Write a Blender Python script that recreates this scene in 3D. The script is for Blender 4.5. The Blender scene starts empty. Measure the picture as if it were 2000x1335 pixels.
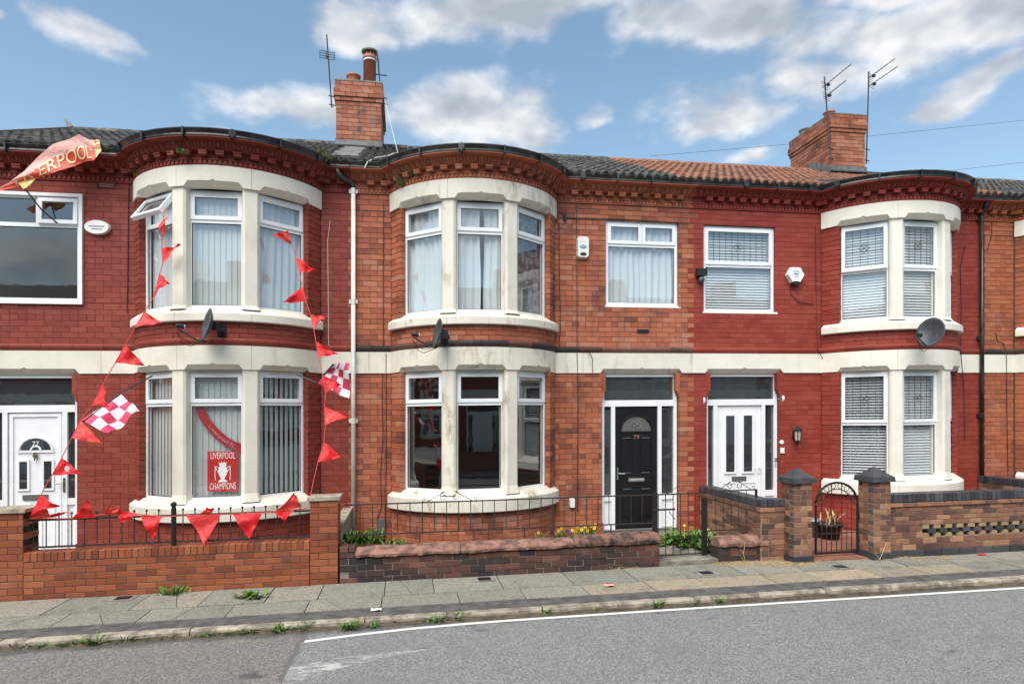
import bpy, math, random
from mathutils import Vector, Matrix, noise
random.seed(7)
sc = bpy.context.scene
PI = math.pi
rad = math.radians
S = .0121                    # the street climbs gently to the right: every height gets S * x
F, TH, V0, CD, CH = 1250., rad(9.46), 812., 10.8, 2.22   # lens in photo pixels, yaw, horizon row, distance, height

# ------------------------------------------------------------------ camera
cam = bpy.data.cameras.new('camera'); camo = bpy.data.objects.new('camera', cam); sc.collection.objects.link(camo)
camo.location = (0, -CD, CH); camo.rotation_euler = (PI/2, 0, -TH)
cam.sensor_width = 36; cam.lens = 36*F/2000; cam.shift_y = (V0-667.5)/2000; cam.clip_end = 2000; cam.clip_start = .05
sc.camera = camo
sc.view_settings.view_transform = 'Standard'; sc.view_settings.look = 'None'; sc.view_settings.gamma = 1
sc.view_settings.use_curve_mapping = False
sc.view_settings.exposure = 1.78
sc.cycles.use_denoising = True; sc.cycles.max_bounces = 5; sc.cycles.transparent_max_bounces = 12
SUN_EL, SUN_AZ = 55, 210      # degrees; azimuth clockwise from +Y

# ------------------------------------------------------------------ node helper
class NT:
    def __init__(s, tree): s.t = tree; s.n = tree.nodes; s.l = tree.links; s.n.clear()
    def add(s, t, **k):
        nd = s.n.new(t)
        for a, v in k.items(): setattr(nd, a, v)
        return nd
    def put(s, sock, v):
        if isinstance(v, bpy.types.NodeSocket): s.l.new(v, sock)
        elif v is not None: sock.default_value = v
    def m(s, op, a, b=None, c=None, clamp=False):
        nd = s.add('ShaderNodeMath', operation=op); nd.use_clamp = clamp
        s.put(nd.inputs[0], a); s.put(nd.inputs[1], b); s.put(nd.inputs[2], c); return nd.outputs[0]
    def vm(s, op, a, b=None):
        nd = s.add('ShaderNodeVectorMath', operation=op); s.put(nd.inputs[0], a); s.put(nd.inputs[1], b); return nd.outputs[0]
    def mix(s, f, a, b, blend='MIX'):
        nd = s.add('ShaderNodeMix', data_type='RGBA', blend_type=blend)
        s.put(nd.inputs[0], f); s.put(nd.inputs[6], a if not isinstance(a, tuple) else (*a, 1)[:4]); s.put(nd.inputs[7], b if not isinstance(b, tuple) else (*b, 1)[:4])
        return nd.outputs[2]
    def noise(s, vec, scale, detail=3, rough=.5, dist=0):
        nd = s.add('ShaderNodeTexNoise'); s.put(nd.inputs['Vector'], vec); nd.inputs['Scale'].default_value = scale
        nd.inputs['Detail'].default_value = detail; nd.inputs['Roughness'].default_value = rough; nd.inputs['Distortion'].default_value = dist
        return nd.outputs[0]
    def ss(s, v, a, b):
        nd = s.add('ShaderNodeMapRange', interpolation_type='SMOOTHSTEP'); s.put(nd.inputs[0], v)
        nd.inputs[1].default_value = a; nd.inputs[2].default_value = b; return nd.outputs[0]
    def ramp(s, v, stops):
        nd = s.add('ShaderNodeValToRGB'); s.put(nd.inputs[0], v); el = nd.color_ramp.elements
        while len(el) < len(stops): el.new(.5)
        for e, (p, c) in zip(el, stops): e.position = p; e.color = (*c, 1)
        return nd.outputs[0]

# ------------------------------------------------------------------ sky with clouds
world = bpy.data.worlds.new('World'); sc.world = world; world.use_nodes = True
g = NT(world.node_tree)
sky = g.add('ShaderNodeTexSky', sky_type='NISHITA', sun_disc=False)
sky.sun_elevation = rad(SUN_EL); sky.sun_rotation = rad(SUN_AZ); sky.air_density = 1.0; sky.dust_density = .6; sky.ozone_density = 1.6
d = g.add('ShaderNodeTexCoord').outputs['Generated']
sep = g.add('ShaderNodeSeparateXYZ'); g.l.new(d, sep.inputs[0])
az = g.m('MULTIPLY', g.m('ARCTAN2', sep.outputs[0], sep.outputs[1]), 180/PI)
el = g.m('MULTIPLY', g.m('ARCSINE', sep.outputs[2]), 180/PI)
dn = g.vm('MULTIPLY', d, (1, 1, 1.7))
def offs(v): return g.vm('ADD', dn, v)
n1 = g.noise(dn, 7, 6, .58); n1b = g.noise(offs((-.035, 0, .05)), 7, 3, .58)
warp = g.noise(offs((3, 1, 2)), 9, 3, .5)
def sky_pos(x, y):
    a = math.atan((x-1000)/F); return math.degrees(a+TH), math.degrees(math.atan((V0-y)*math.cos(a)/F))
BL = [(1000, 30, 340, 75, 1.0), (1420, 70, 260, 80, 1.0), (1750, 60, 300, 100, 1.0), (680, 30, 90, 45, .8), (1980, 20, 250, 110, 1.0),
      (910, 225, 165, 72, 1.1), (600, 220, 180, 45, .75), (1410, 240, 135, 48, 1.0), (160, 45, 110, 55, .95), (5, 30, 40, 22, .7),
      (1205, 215, 42, 18, .55), (1450, 302, 70, 16, .7), (1890, 170, 130, 36, .9), (430, 258, 50, 12, .6), (1600, 165, 160, 40, .75),
      (1050, -60, 420, 60, 1), (1800, -80, 380, 90, 1)]
wz = g.noise(offs((8, 2, 5)), 3.2, 3, .55)
azw = g.m('ADD', az, g.m('MULTIPLY', g.m('SUBTRACT', warp, .5), 11)); elw = g.m('ADD', el, g.m('MULTIPLY', g.m('SUBTRACT', wz, .5), 9))
field = None
for x, y, w, h, s_ in BL:
    a, e = sky_pos(x, y); a2, e2 = sky_pos(x+w, y); a3, e3 = sky_pos(x, y-h)
    wa, he = max(abs(a2-a), .5), max(abs(e3-e), .4)
    u = g.m('DIVIDE', g.m('SUBTRACT', azw, a), wa); v = g.m('DIVIDE', g.m('SUBTRACT', elw, e), he)
    v = g.m('MULTIPLY', v, g.m('ADD', .95, g.m('MULTIPLY', g.m('LESS_THAN', v, 0), .35)))   # flatter bases
    r2 = g.m('ADD', g.m('MULTIPLY', u, u), g.m('MULTIPLY', v, v))
    b = g.m('MULTIPLY', g.m('SUBTRACT', 1.2, g.m('SQRT', r2)), s_*1.45)
    field = b if field is None else g.m('MAXIMUM', field, b)
# away from those the sky carries on with broken cloud
wide = g.m('MULTIPLY', g.m('SUBTRACT', g.noise(offs((5.2, 1.7, .4)), 2.6, 3, .5), .50), 4.5)
away = g.ss(g.m('ABSOLUTE', g.m('SUBTRACT', az, 9.5)), 46, 60)
away = g.m('MAXIMUM', away, g.ss(el, 40, 52))
wide = g.m('SUBTRACT', g.m('MULTIPLY', g.m('ADD', wide, 1), away), 1)
field = g.m('MAXIMUM', g.m('MAXIMUM', field, wide), -1)
dens = g.m('ADD', field, g.m('MULTIPLY', g.m('SUBTRACT', n1, .5), 2.7))
mask = g.m('MULTIPLY', g.ss(dens, -.1, 1.0), .92)
lit = g.m('ADD', g.m('MULTIPLY', g.m('SUBTRACT', n1, n1b), 3.2), .62)
thick = g.ss(dens, .5, 1.7)
lit = g.m('SUBTRACT', lit, g.m('MULTIPLY', thick, g.m('MULTIPLY', .42, g.ss(el, 20, 30))), clamp=True)
ccol = g.ramp(lit, [(0, (2.05, 2.25, 2.55)), (.4, (2.75, 2.92, 3.15)), (.7, (3.6, 3.7, 3.82)), (1, (4.5, 4.55, 4.6))])
base = g.mix(1.0, sky.outputs[0], (.99, 1.01, .88, 1), 'MULTIPLY')
skyc = g.mix(mask, base, ccol)
bg = g.add('ShaderNodeBackground'); g.l.new(skyc, bg.inputs[0]); bg.inputs[1].default_value = .066; world.cycles.sampling_method = 'NONE'
g.l.new(bg.outputs[0], g.add('ShaderNodeOutputWorld').inputs[0])

# ------------------------------------------------------------------ sun: veiled, soft-edged
sl = bpy.data.lights.new('sun', 'SUN'); sl.energy = 1.5; sl.angle = rad(54); sl.color = (1, .95, .87)
so = bpy.data.objects.new('sun', sl); sc.collection.objects.link(so)
ds = Vector((math.sin(rad(SUN_AZ))*math.cos(rad(SUN_EL)), math.cos(rad(SUN_AZ))*math.cos(rad(SUN_EL)), math.sin(rad(SUN_EL))))
so.rotation_euler = ds.to_track_quat('Z', 'Y').to_euler(); so.location = ds*40

# ------------------------------------------------------------------ materials
MATS = {}
def mat(name, col, rough=.6, var=.0, scale=6., bump=0., bscale=60., metal=0., col2=None, spec=.5, rnd=0., detail=4):
    if name in MATS: return MATS[name]
    m = bpy.data.materials.new(name); m.use_nodes = True; g = NT(m.node_tree)
    p = g.add('ShaderNodeBsdfPrincipled'); g.l.new(p.outputs[0], g.add('ShaderNodeOutputMaterial').inputs[0])
    p.inputs['Roughness'].default_value = rough; p.inputs['Metallic'].default_value = metal; p.inputs['Specular IOR Level'].default_value = spec
    pos = g.add('ShaderNodeNewGeometry')
    c = (*col, 1)
    if var or col2:
        f = g.noise(pos.outputs['Position'], scale, detail, .6)
        f = g.ss(f, .35, .65)
        c = g.mix(f, tuple(x*(1-var) for x in col), col2 if col2 else tuple(min(1, x*(1+var)) for x in col))
    if rnd:
        oi = g.add('ShaderNodeObjectInfo')
        r = g.m('FRACT', g.m('ADD', oi.outputs['Random'], pos.outputs['Random Per Island']))
        k = g.m('ADD', 1-rnd, g.m('MULTIPLY', r, 2*rnd))
        kk = g.add('ShaderNodeCombineColor'); [g.l.new(k, kk.inputs[i]) for i in range(3)]
        c = g.mix(1.0, c if isinstance(c, bpy.types.NodeSocket) else tuple(c[:3]), kk.outputs[0], 'MULTIPLY')
    g.put(p.inputs['Base Color'], c)
    if bump:
        b = g.add('ShaderNodeBump'); b.inputs['Strength'].default_value = bump; b.inputs['Distance'].default_value = .01
        g.l.new(g.noise(pos.outputs['Position'], bscale, 4, .6), b.inputs['Height']); g.l.new(b.outputs[0], p.inputs['Normal'])
    MATS[name] = m; return m
def brick_mat(name, stops, soot=.5, rough=.75, soot_scale=1.1, bump=.35, efflo=0., sootcol=(.055, .035, .03), effcol=(.45, .33, .27)):
    m = bpy.data.materials.new(name); m.use_nodes = True; g = NT(m.node_tree)
    p = g.add('ShaderNodeBsdfPrincipled'); g.l.new(p.outputs[0], g.add('ShaderNodeOutputMaterial').inputs[0])
    p.inputs['Roughness'].default_value = rough; p.inputs['Specular IOR Level'].default_value = .3
    geo = g.add('ShaderNodeNewGeometry'); oi = g.add('ShaderNodeObjectInfo')
    r = g.m('FRACT', g.m('ADD', oi.outputs['Random'], geo.outputs['Random Per Island']))
    pos = geo.outputs['Position']
    f = g.m('ADD', g.m('MULTIPLY', r, .86), g.m('MULTIPLY', g.m('SUBTRACT', g.noise(pos, .8, 4, .6), .35), 1.0), clamp=True)
    c = g.ramp(f, stops)
    c = g.mix(g.m('MULTIPLY', g.ss(g.noise(pos, 34, 3, .65), .45, .75), .35), c, tuple(x*.55 for x in stops[len(stops)//2][1]))
    c = g.mix(g.m('MULTIPLY', g.ss(g.noise(g.vm('MULTIPLY', pos, (1, 1, .6)), soot_scale, 4, .65), .52, .74), soot), c, sootcol)
    if efflo: c = g.mix(g.m('MULTIPLY', g.ss(g.noise(g.vm('ADD', pos, (7, 3, 2)), 1.7, 4, .7), .54, .76), efflo), c, effcol)
    g.l.new(c, p.inputs['Base Color'])
    b = g.add('ShaderNodeBump'); b.inputs['Strength'].default_value = bump; b.inputs['Distance'].default_value = .006
    g.l.new(g.noise(pos, 70, 2, .65), b.inputs['Height']); g.l.new(b.outputs[0], p.inputs['Normal'])
    MATS[name] = m; return m
M_brick = brick_mat('brick_orange_red', [(0, (.12, .045, .036)), (.12, (.21, .066, .044)), (.28, (.30, .09, .05)), (.6, (.38, .115, .058)), (.9, (.43, .15, .08)), (1, (.42, .18, .11))], .7, efflo=.35)
M_paint1 = brick_mat('painted_brick_dark_red', [(0, (.19, .034, .022)), (.5, (.235, .043, .027)), (1, (.27, .058, .038))], .45, .62, .8, .5, .45, (.11, .024, .017), (.33, .095, .07))
M_paint3 = brick_mat('painted_brick_red', [(0, (.22, .032, .022)), (.5, (.265, .04, .026)), (1, (.30, .054, .036))], .4, .6, .8, .5, .4, (.13, .02, .016), (.36, .085, .065))
M_brick4 = brick_mat('brick_orange', [(0, (.22, .07, .04)), (.4, (.34, .10, .045)), (1, (.42, .14, .065))], .3, efflo=.2)
M_wall1b = brick_mat('garden_brick_red', [(0, (.14, .04, .022)), (.3, (.22, .06, .027)), (.7, (.28, .08, .032)), (1, (.33, .11, .05))], .6, .7, 1.8, .4, .05, (.06, .035, .025))
M_dark = brick_mat('sooty_brick', [(0, (.025, .022, .024)), (.4, (.05, .034, .031)), (.75, (.10, .045, .036)), (1, (.18, .08, .056))], .55, .7, 1.4, .5, .2)
M_multi = brick_mat('mixed_buff_brick', [(0, (.04, .03, .028)), (.25, (.12, .065, .05)), (.5, (.21, .10, .066)), (.8, (.29, .15, .09)), (1, (.38, .21, .125))], .85, .8, 7, .5, .15, (.05, .032, .028))
M_buff = brick_mat('buff_brick', [(0, (.22, .15, .09)), (1, (.36, .26, .15))], .4)
M_blue = brick_mat('blue_engineering_brick', [(0, (.03, .032, .037)), (.6, (.05, .052, .06)), (1, (.085, .085, .095))], .2, .45, 2, .2, .1)
M_chim = brick_mat('chimney_brick', [(0, (.17, .06, .04)), (.4, (.30, .10, .06)), (1, (.42, .18, .11))], .95, .8, 2.4, .5, .3, (.05, .035, .03))
M_mort = mat('mortar_dark', (.105, .072, .058), .9, .4, 3)
M_mort1 = mat('mortar_painted', (.17, .03, .021), .8, .3, 3)
M_mort3 = mat('mortar_painted_red', (.21, .031, .023), .8, .3, 3)
M_mortl = mat('mortar_light', (.30, .25, .20), .9, .35, 6)
M_mortg = mat('mortar_grey', (.19, .16, .135), .9, .4, 5)
def stone_mat(name, col, stain, k):
    m = bpy.data.materials.new(name); m.use_nodes = True; g = NT(m.node_tree)
    p = g.add('ShaderNodeBsdfPrincipled'); g.l.new(p.outputs[0], g.add('ShaderNodeOutputMaterial').inputs[0]); p.inputs['Roughness'].default_value = .65
    pos = g.add('ShaderNodeNewGeometry').outputs['Position']
    c = g.mix(g.ss(g.noise(pos, 2.2, 5, .6), .35, .7), col, tuple(x*.9 for x in col))
    c = g.mix(g.m('MULTIPLY', g.ss(g.noise(g.vm('MULTIPLY', pos, (1, 1, .4)), 2.4, 6, .72), .52, .72), k), c, stain)
    c = g.mix(g.m('MULTIPLY', g.ss(g.noise(g.vm('MULTIPLY', pos, (1, 1, .1)), 13, 4, .6), .58, .78), k*.55), c, tuple(x*.8 for x in stain))
    g.l.new(c, p.inputs['Base Color'])
    b = g.add('ShaderNodeBump'); b.inputs['Strength'].default_value = .2; b.inputs['Distance'].default_value = .006
    g.l.new(g.noise(pos, 28, 5, .6), b.inputs['Height']); g.l.new(b.outputs[0], p.inputs['Normal']); return m
M_stone1 = stone_mat('cream_masonry_paint', (.74, .70, .595), (.46, .40, .29), .45)
M_stone2 = stone_mat('weathered_cream_stone', (.71, .67, .575), (.30, .225, .14), 1.0)
M_stone3 = stone_mat('fresh_cream_paint', (.78, .745, .645), (.55, .5, .4), .4)
M_upvc = mat('white_upvc', (.80, .82, .83), .3, .03, 3)
M_rubber = mat('window_gasket', (.02, .02, .02), .6)
M_black = mat('black_gutter', (.014, .016, .019), .32, .5, 5, col2=(.035, .037, .04))
M_blacko = mat('old_black_gutter', (.02, .021, .023), .5, .5, 4, col2=(.055, .055, .052))
M_blk = mat('black_paint', (.012, .012, .013), .4)
M_iron = mat('wrought_iron', (.022, .02, .02), .55, .3, 20, col2=(.045, .034, .028))
M_tile = mat('dark_concrete_tile', (.034, .034, .036), .85, .3, 9, .5, 45, col2=(.12, .115, .10), rnd=.25)
M_tile0 = mat('grey_concrete_tile', (.10, .09, .085), .85, .3, 5, .5, 45, col2=(.2, .18, .16), rnd=.2)
M_tilet = mat('terracotta_tile', (.20, .088, .05), .8, .25, 6, .4, 45, col2=(.31, .145, .088), rnd=.16)
M_lead = mat('lead_flashing', (.13, .135, .14), .55, .3, 7)
M_deck = mat('roof_felt', (.03, .03, .032), .9)
M_cement = mat('cement_fillet', (.20, .195, .18), .9, .3, 9, .5, 30)
M_pot = mat('terracotta_pot', (.40, .14, .07), .8, .3, 12)
M_flue = mat('red_flue_pipe', (.43, .13, .085), .6, .15, 8)
M_alu = mat('grey_metal', (.25, .25, .26), .4, metal=.7)
M_ant = mat('antenna_metal', (.05, .05, .055), .5, metal=.4)
M_dish = mat('satellite_dish_grey', (.055, .062, .07), .45, .2, 14)
M_white = mat('white_plastic', (.78, .78, .74), .4, .05, 9)
M_pvcpipe = mat('white_pipe_paint', (.70, .70, .66), .45, .12, 4)
M_room = mat('room_plaster', (.30, .29, .27), .9)
M_carpet = mat('room_floor', (.12, .10, .085), .95)
M_net = mat('net_curtain', (.58, .62, .64), .9)
M_blind = mat('white_blind', (.70, .73, .75), .6)
M_vblind = mat('pale_vertical_blind', (.52, .56, .55), .8)
M_drape = mat('dark_curtain', (.16, .13, .14), .9, .5, 9, col2=(.32, .28, .29))
M_doork = mat('black_composite_door', (.010, .010, .012), .28, .1, 9, .06, 120)
M_chrome = mat('chrome', (.75, .73, .68), .25, metal=1)
M_brass = mat('old_brass', (.22, .19, .14), .45, metal=.7)
def cloth_mat(name, col):
    m = bpy.data.materials.new(name); m.use_nodes = True; g = NT(m.node_tree)
    p = g.add('ShaderNodeBsdfPrincipled'); p.inputs['Roughness'].default_value = .5; p.inputs['Base Color'].default_value = (*col, 1)
    t = g.add('ShaderNodeBsdfTranslucent'); t.inputs[0].default_value = (*[min(1, x*1.15) for x in col], 1); mx = g.add('ShaderNodeMixShader'); mx.inputs[0].default_value = .18
    pos = g.add('ShaderNodeNewGeometry').outputs['Position']; b = g.add('ShaderNodeBump'); b.inputs['Strength'].default_value = .55; b.inputs['Distance'].default_value = .03
    g.l.new(g.noise(pos, 14, 3, .55, 1.2), b.inputs['Height']); g.l.new(b.outputs[0], p.inputs['Normal']); g.l.new(b.outputs[0], t.inputs['Normal'])
    g.l.new(p.outputs[0], mx.inputs[1]); g.l.new(t.outputs[0], mx.inputs[2]); g.l.new(mx.outputs[0], g.add('ShaderNodeOutputMaterial').inputs[0]); MATS[name] = m; return m
M_red = cloth_mat('red_bunting_cloth', (.70, .012, .016)); M_red2 = cloth_mat('sunfaded_red_bunting', (.74, .05, .045))
M_cord = mat('red_cord', (.55, .06, .05), .7)
M_pink = mat('crimson_check', (.60, .035, .10), .6, .1, 8)
M_flagw = mat('white_check', (.78, .76, .80), .6, .05, 8)
M_yel = mat('gold_print', (.80, .58, .22), .6)
M_cream = mat('cream_print', (.85, .72, .42), .6)
M_poster = mat('poster_red', (.60, .025, .03), .5, .12, 5)
M_pw = mat('poster_white', (.95, .94, .92), .5)
M_cable = mat('black_cable', (.015, .014, .014), .6)
M_cablew = mat('white_cable', (.6, .6, .58), .6)
M_sand = mat('red_sandstone', (.17, .085, .062), .9, .3, 7, 1.0, 26, col2=(.29, .155, .115))
M_sandk = mat('blackened_sandstone', (.035, .027, .025), .9, .3, 7, 1.0, 26, col2=(.20, .10, .072))
M_gstone = mat('grey_stone_cap', (.30, .26, .2), .9, .3, 8, .5, 30, col2=(.42, .36, .27))
M_conc = mat('garden_concrete', (.19, .175, .15), .95, .35, 4, .6, 30)
M_soil = mat('soil', (.07, .055, .035), 1, .4, 9, .8, 20)
M_quarry = mat('red_quarry_tile', (.24, .10, .065), .7, .2, 6)
M_cap = mat('dark_cap_stone', (.045, .047, .052), .6, .25, 8, .3, 30)
def leaf_mat(name, a, b):
    m = bpy.data.materials.new(name); m.use_nodes = True; g = NT(m.node_tree)
    p = g.add('ShaderNodeBsdfPrincipled'); g.l.new(p.outputs[0], g.add('ShaderNodeOutputMaterial').inputs[0]); p.inputs['Roughness'].default_value = .55
    geo = g.add('ShaderNodeNewGeometry'); g.l.new(g.mix(geo.outputs['Random Per Island'], a, b), p.inputs['Base Color'])
    p.inputs['Subsurface Weight'].default_value = 0
    return m
M_leaf = leaf_mat('leaf_green', (.055, .13, .018), (.13, .22, .035))
M_leafy = leaf_mat('leaf_yellow_green', (.15, .17, .03), (.30, .28, .06))
M_straw = leaf_mat('dry_straw', (.35, .24, .11), (.52, .39, .21))
M_flow = mat('yellow_petal', (.85, .58, .02), .6)
M_viol = mat('violet_petal', (.10, .06, .28), .6)
M_plainpink = mat('plain_pink', (.8, .35, .35), .6)  # flat pink of the scarf lettering and the wrapper
M_render = mat('pale_pebbledash', (.52, .47, .36), .9, .15, 4, .4, 60)

def glass_mat(name, tint, ior, base, dark=None):
    m = bpy.data.materials.new(name); m.use_nodes = True; g = NT(m.node_tree)
    fr = g.add('ShaderNodeLayerWeight'); fr.inputs['Blend'].default_value = .5; fz = g.m('ADD', .05, g.m('MULTIPLY', g.m('POWER', fr.outputs['Facing'], 4.0), .8))   # same from both sides of the pane
    gl = g.add('ShaderNodeBsdfGlossy'); gl.inputs['Roughness'].default_value = .015; gl.inputs['Color'].default_value = (.93, .97, 1, 1)
    pos = g.add('ShaderNodeNewGeometry').outputs['Position']
    b = g.add('ShaderNodeBump'); b.inputs['Strength'].default_value = .012; b.inputs['Distance'].default_value = .05
    g.l.new(g.noise(pos, 3.0, 2, .5), b.inputs['Height']); g.l.new(b.outputs[0], gl.inputs['Normal'])
    if dark: tr = g.add('ShaderNodeBsdfDiffuse'); tr.inputs[0].default_value = (*dark, 1)
    else: tr = g.add('ShaderNodeBsdfTransparent'); tr.inputs[0].default_value = (*tint, 1)
    mx = g.add('ShaderNodeMixShader'); g.put(mx.inputs[0], g.m('ADD', fz, base, clamp=True))
    g.l.new(tr.outputs[0], mx.inputs[1]); g.l.new(gl.outputs[0], mx.inputs[2])
    g.l.new(mx.outputs[0], g.add('ShaderNodeOutputMaterial').inputs[0]); return m
M_glass = glass_mat('window_glass', (.97, .985, .985), 1.6, .11)
M_glassd = glass_mat('obscured_door_glass', (.3, .33, .34), 1.6, .10, dark=(.035, .042, .045))

def road_mat():
    m = bpy.data.materials.new('asphalt'); m.use_nodes = True; g = NT(m.node_tree)
    p = g.add('ShaderNodeBsdfPrincipled'); g.l.new(p.outputs[0], g.add('ShaderNodeOutputMaterial').inputs[0]); p.inputs['Roughness'].default_value = .85
    pos = g.add('ShaderNodeNewGeometry').outputs['Position']
    sp = g.add('ShaderNodeSeparateXYZ'); g.l.new(pos, sp.inputs[0])
    edge = g.m('ADD', sp.outputs[0], g.m('MULTIPLY', g.m('SUBTRACT', g.noise(pos, 3, 3), .5), .16))
    left = g.ss(edge, -1.04, -1.09)
    vo = g.add('ShaderNodeTexVoronoi'); g.l.new(pos, vo.inputs['Vector']); vo.inputs['Scale'].default_value = 80
    vo2 = g.add('ShaderNodeTexVoronoi'); g.l.new(pos, vo2.inputs['Vector']); vo2.inputs['Scale'].default_value = 66
    st = g.ramp(vo.outputs['Color'], [(0, (.09, .093, .088)), (.5, (.175, .18, .168)), (1, (.31, .31, .285))])
    st2 = g.ramp(vo2.outputs['Color'], [(0, (.085, .08, .073)), (.5, (.15, .143, .131)), (1, (.27, .255, .235))])
    c = g.mix(left, st, st2)
    c = g.mix(g.m('MULTIPLY', g.ss(g.noise(pos, 1.3, 5, .6), .5, .7), .4), c, (.15, .147, .138))
    c = g.mix(g.m('MULTIPLY', g.ss(g.noise(g.vm('ADD', pos, (4, 9, 0)), 2.4, 6, .7), .62, .72), .4), c, (.08, .08, .078))
    c = g.mix(g.m('MULTIPLY', g.ss(g.noise(g.vm('MULTIPLY', pos, (1, 1.6, 1)), 1.9, 2, .4), .70, .76), .6), c, (.04, .04, .04))
    gut = g.ss(g.m('ADD', sp.outputs[1], g.m('MULTIPLY', g.m('SUBTRACT', g.noise(pos, 5, 4), .5), .3)), -3.85, -3.68)
    c = g.mix(g.m('MULTIPLY', gut, .7), c, (.045, .042, .036))
    seam = g.m('MULTIPLY', g.ss(edge, -1.10, -1.07), g.ss(edge, -1.0, -1.05))
    c = g.mix(g.m('MULTIPLY', seam, .5), c, (.06, .06, .058))
    g.l.new(c, p.inputs['Base Color'])
    b = g.add('ShaderNodeBump'); b.inputs['Strength'].default_value = .6; b.inputs['Distance'].default_value = .006
    g.l.new(vo.outputs['Distance'], b.inputs['Height']); g.l.new(b.outputs[0], p.inputs['Normal']); return m
M_road = road_mat()
def wear_mat(name, col, under, lo, hi, sc_, stretch=(1, 1, 1)):
    m = bpy.data.materials.new(name); m.use_nodes = True; g = NT(m.node_tree)
    p = g.add('ShaderNodeBsdfPrincipled'); p.inputs['Roughness'].default_value = .7
    tr = g.add('ShaderNodeBsdfTransparent'); mx = g.add('ShaderNodeMixShader')
    pos = g.vm('MULTIPLY', g.add('ShaderNodeNewGeometry').outputs['Position'], stretch)
    p.inputs['Base Color'].default_value = (*col, 1)
    g.put(mx.inputs[0], g.ss(g.noise(pos, sc_, 6, .7), lo, hi)); g.l.new(tr.outputs[0], mx.inputs[1]); g.l.new(p.outputs[0], mx.inputs[2])
    g.l.new(mx.outputs[0], g.add('ShaderNodeOutputMaterial').inputs[0]); return m
M_line = wear_mat('road_paint', (.62, .62, .58), None, .30, .40, 9)
M_linew = wear_mat('worn_road_paint', (.5, .5, .47), None, .36, .66, 6, (1, 2.2, 1))
def slab_mat():
    m = bpy.data.materials.new('paving_slab'); m.use_nodes = True; g = NT(m.node_tree)
    p = g.add('ShaderNodeBsdfPrincipled'); g.l.new(p.outputs[0], g.add('ShaderNodeOutputMaterial').inputs[0]); p.inputs['Roughness'].default_value = .85
    pos = g.add('ShaderNodeNewGeometry').outputs['Position']; oi = g.add('ShaderNodeObjectInfo')
    c = g.ramp(oi.outputs['Random'], [(0, (.245, .23, .19)), (.35, (.185, .186, .16)), (.65, (.22, .215, .182)), (1, (.265, .24, .195))])
    oc = g.mix(1.0, c, oi.outputs['Color'], 'MULTIPLY')
    vo = g.add('ShaderNodeTexVoronoi'); g.l.new(pos, vo.inputs['Vector']); vo.inputs['Scale'].default_value = 75
    c = g.mix(.75, oc, g.mix(1.0, oc, g.ramp(vo.outputs['Color'], [(0, (.4, .4, .4)), (1, (1.55, 1.55, 1.5))]), 'MULTIPLY'))
    c = g.mix(g.m('MULTIPLY', g.ss(g.noise(pos, 3.2, 7, .72), .5, .7), .6), c, (.09, .085, .065))
    g.l.new(c, p.inputs['Base Color'])
    b = g.add('ShaderNodeBump'); b.inputs['Strength'].default_value = .35; b.inputs['Distance'].default_value = .006
    g.l.new(g.noise(pos, 55, 5, .7), b.inputs['Height']); g.l.new(b.outputs[0], p.inputs['Normal']); return m
M_slab = slab_mat()
M_kerb = mat('kerb_stone', (.20, .175, .135), .9, .3, 6, .6, 45, col2=(.36, .315, .25), rnd=.12)
M_strip = mat('footway_asphalt', (.085, .082, .078), .9, .3, 6, .6, 80)

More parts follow.
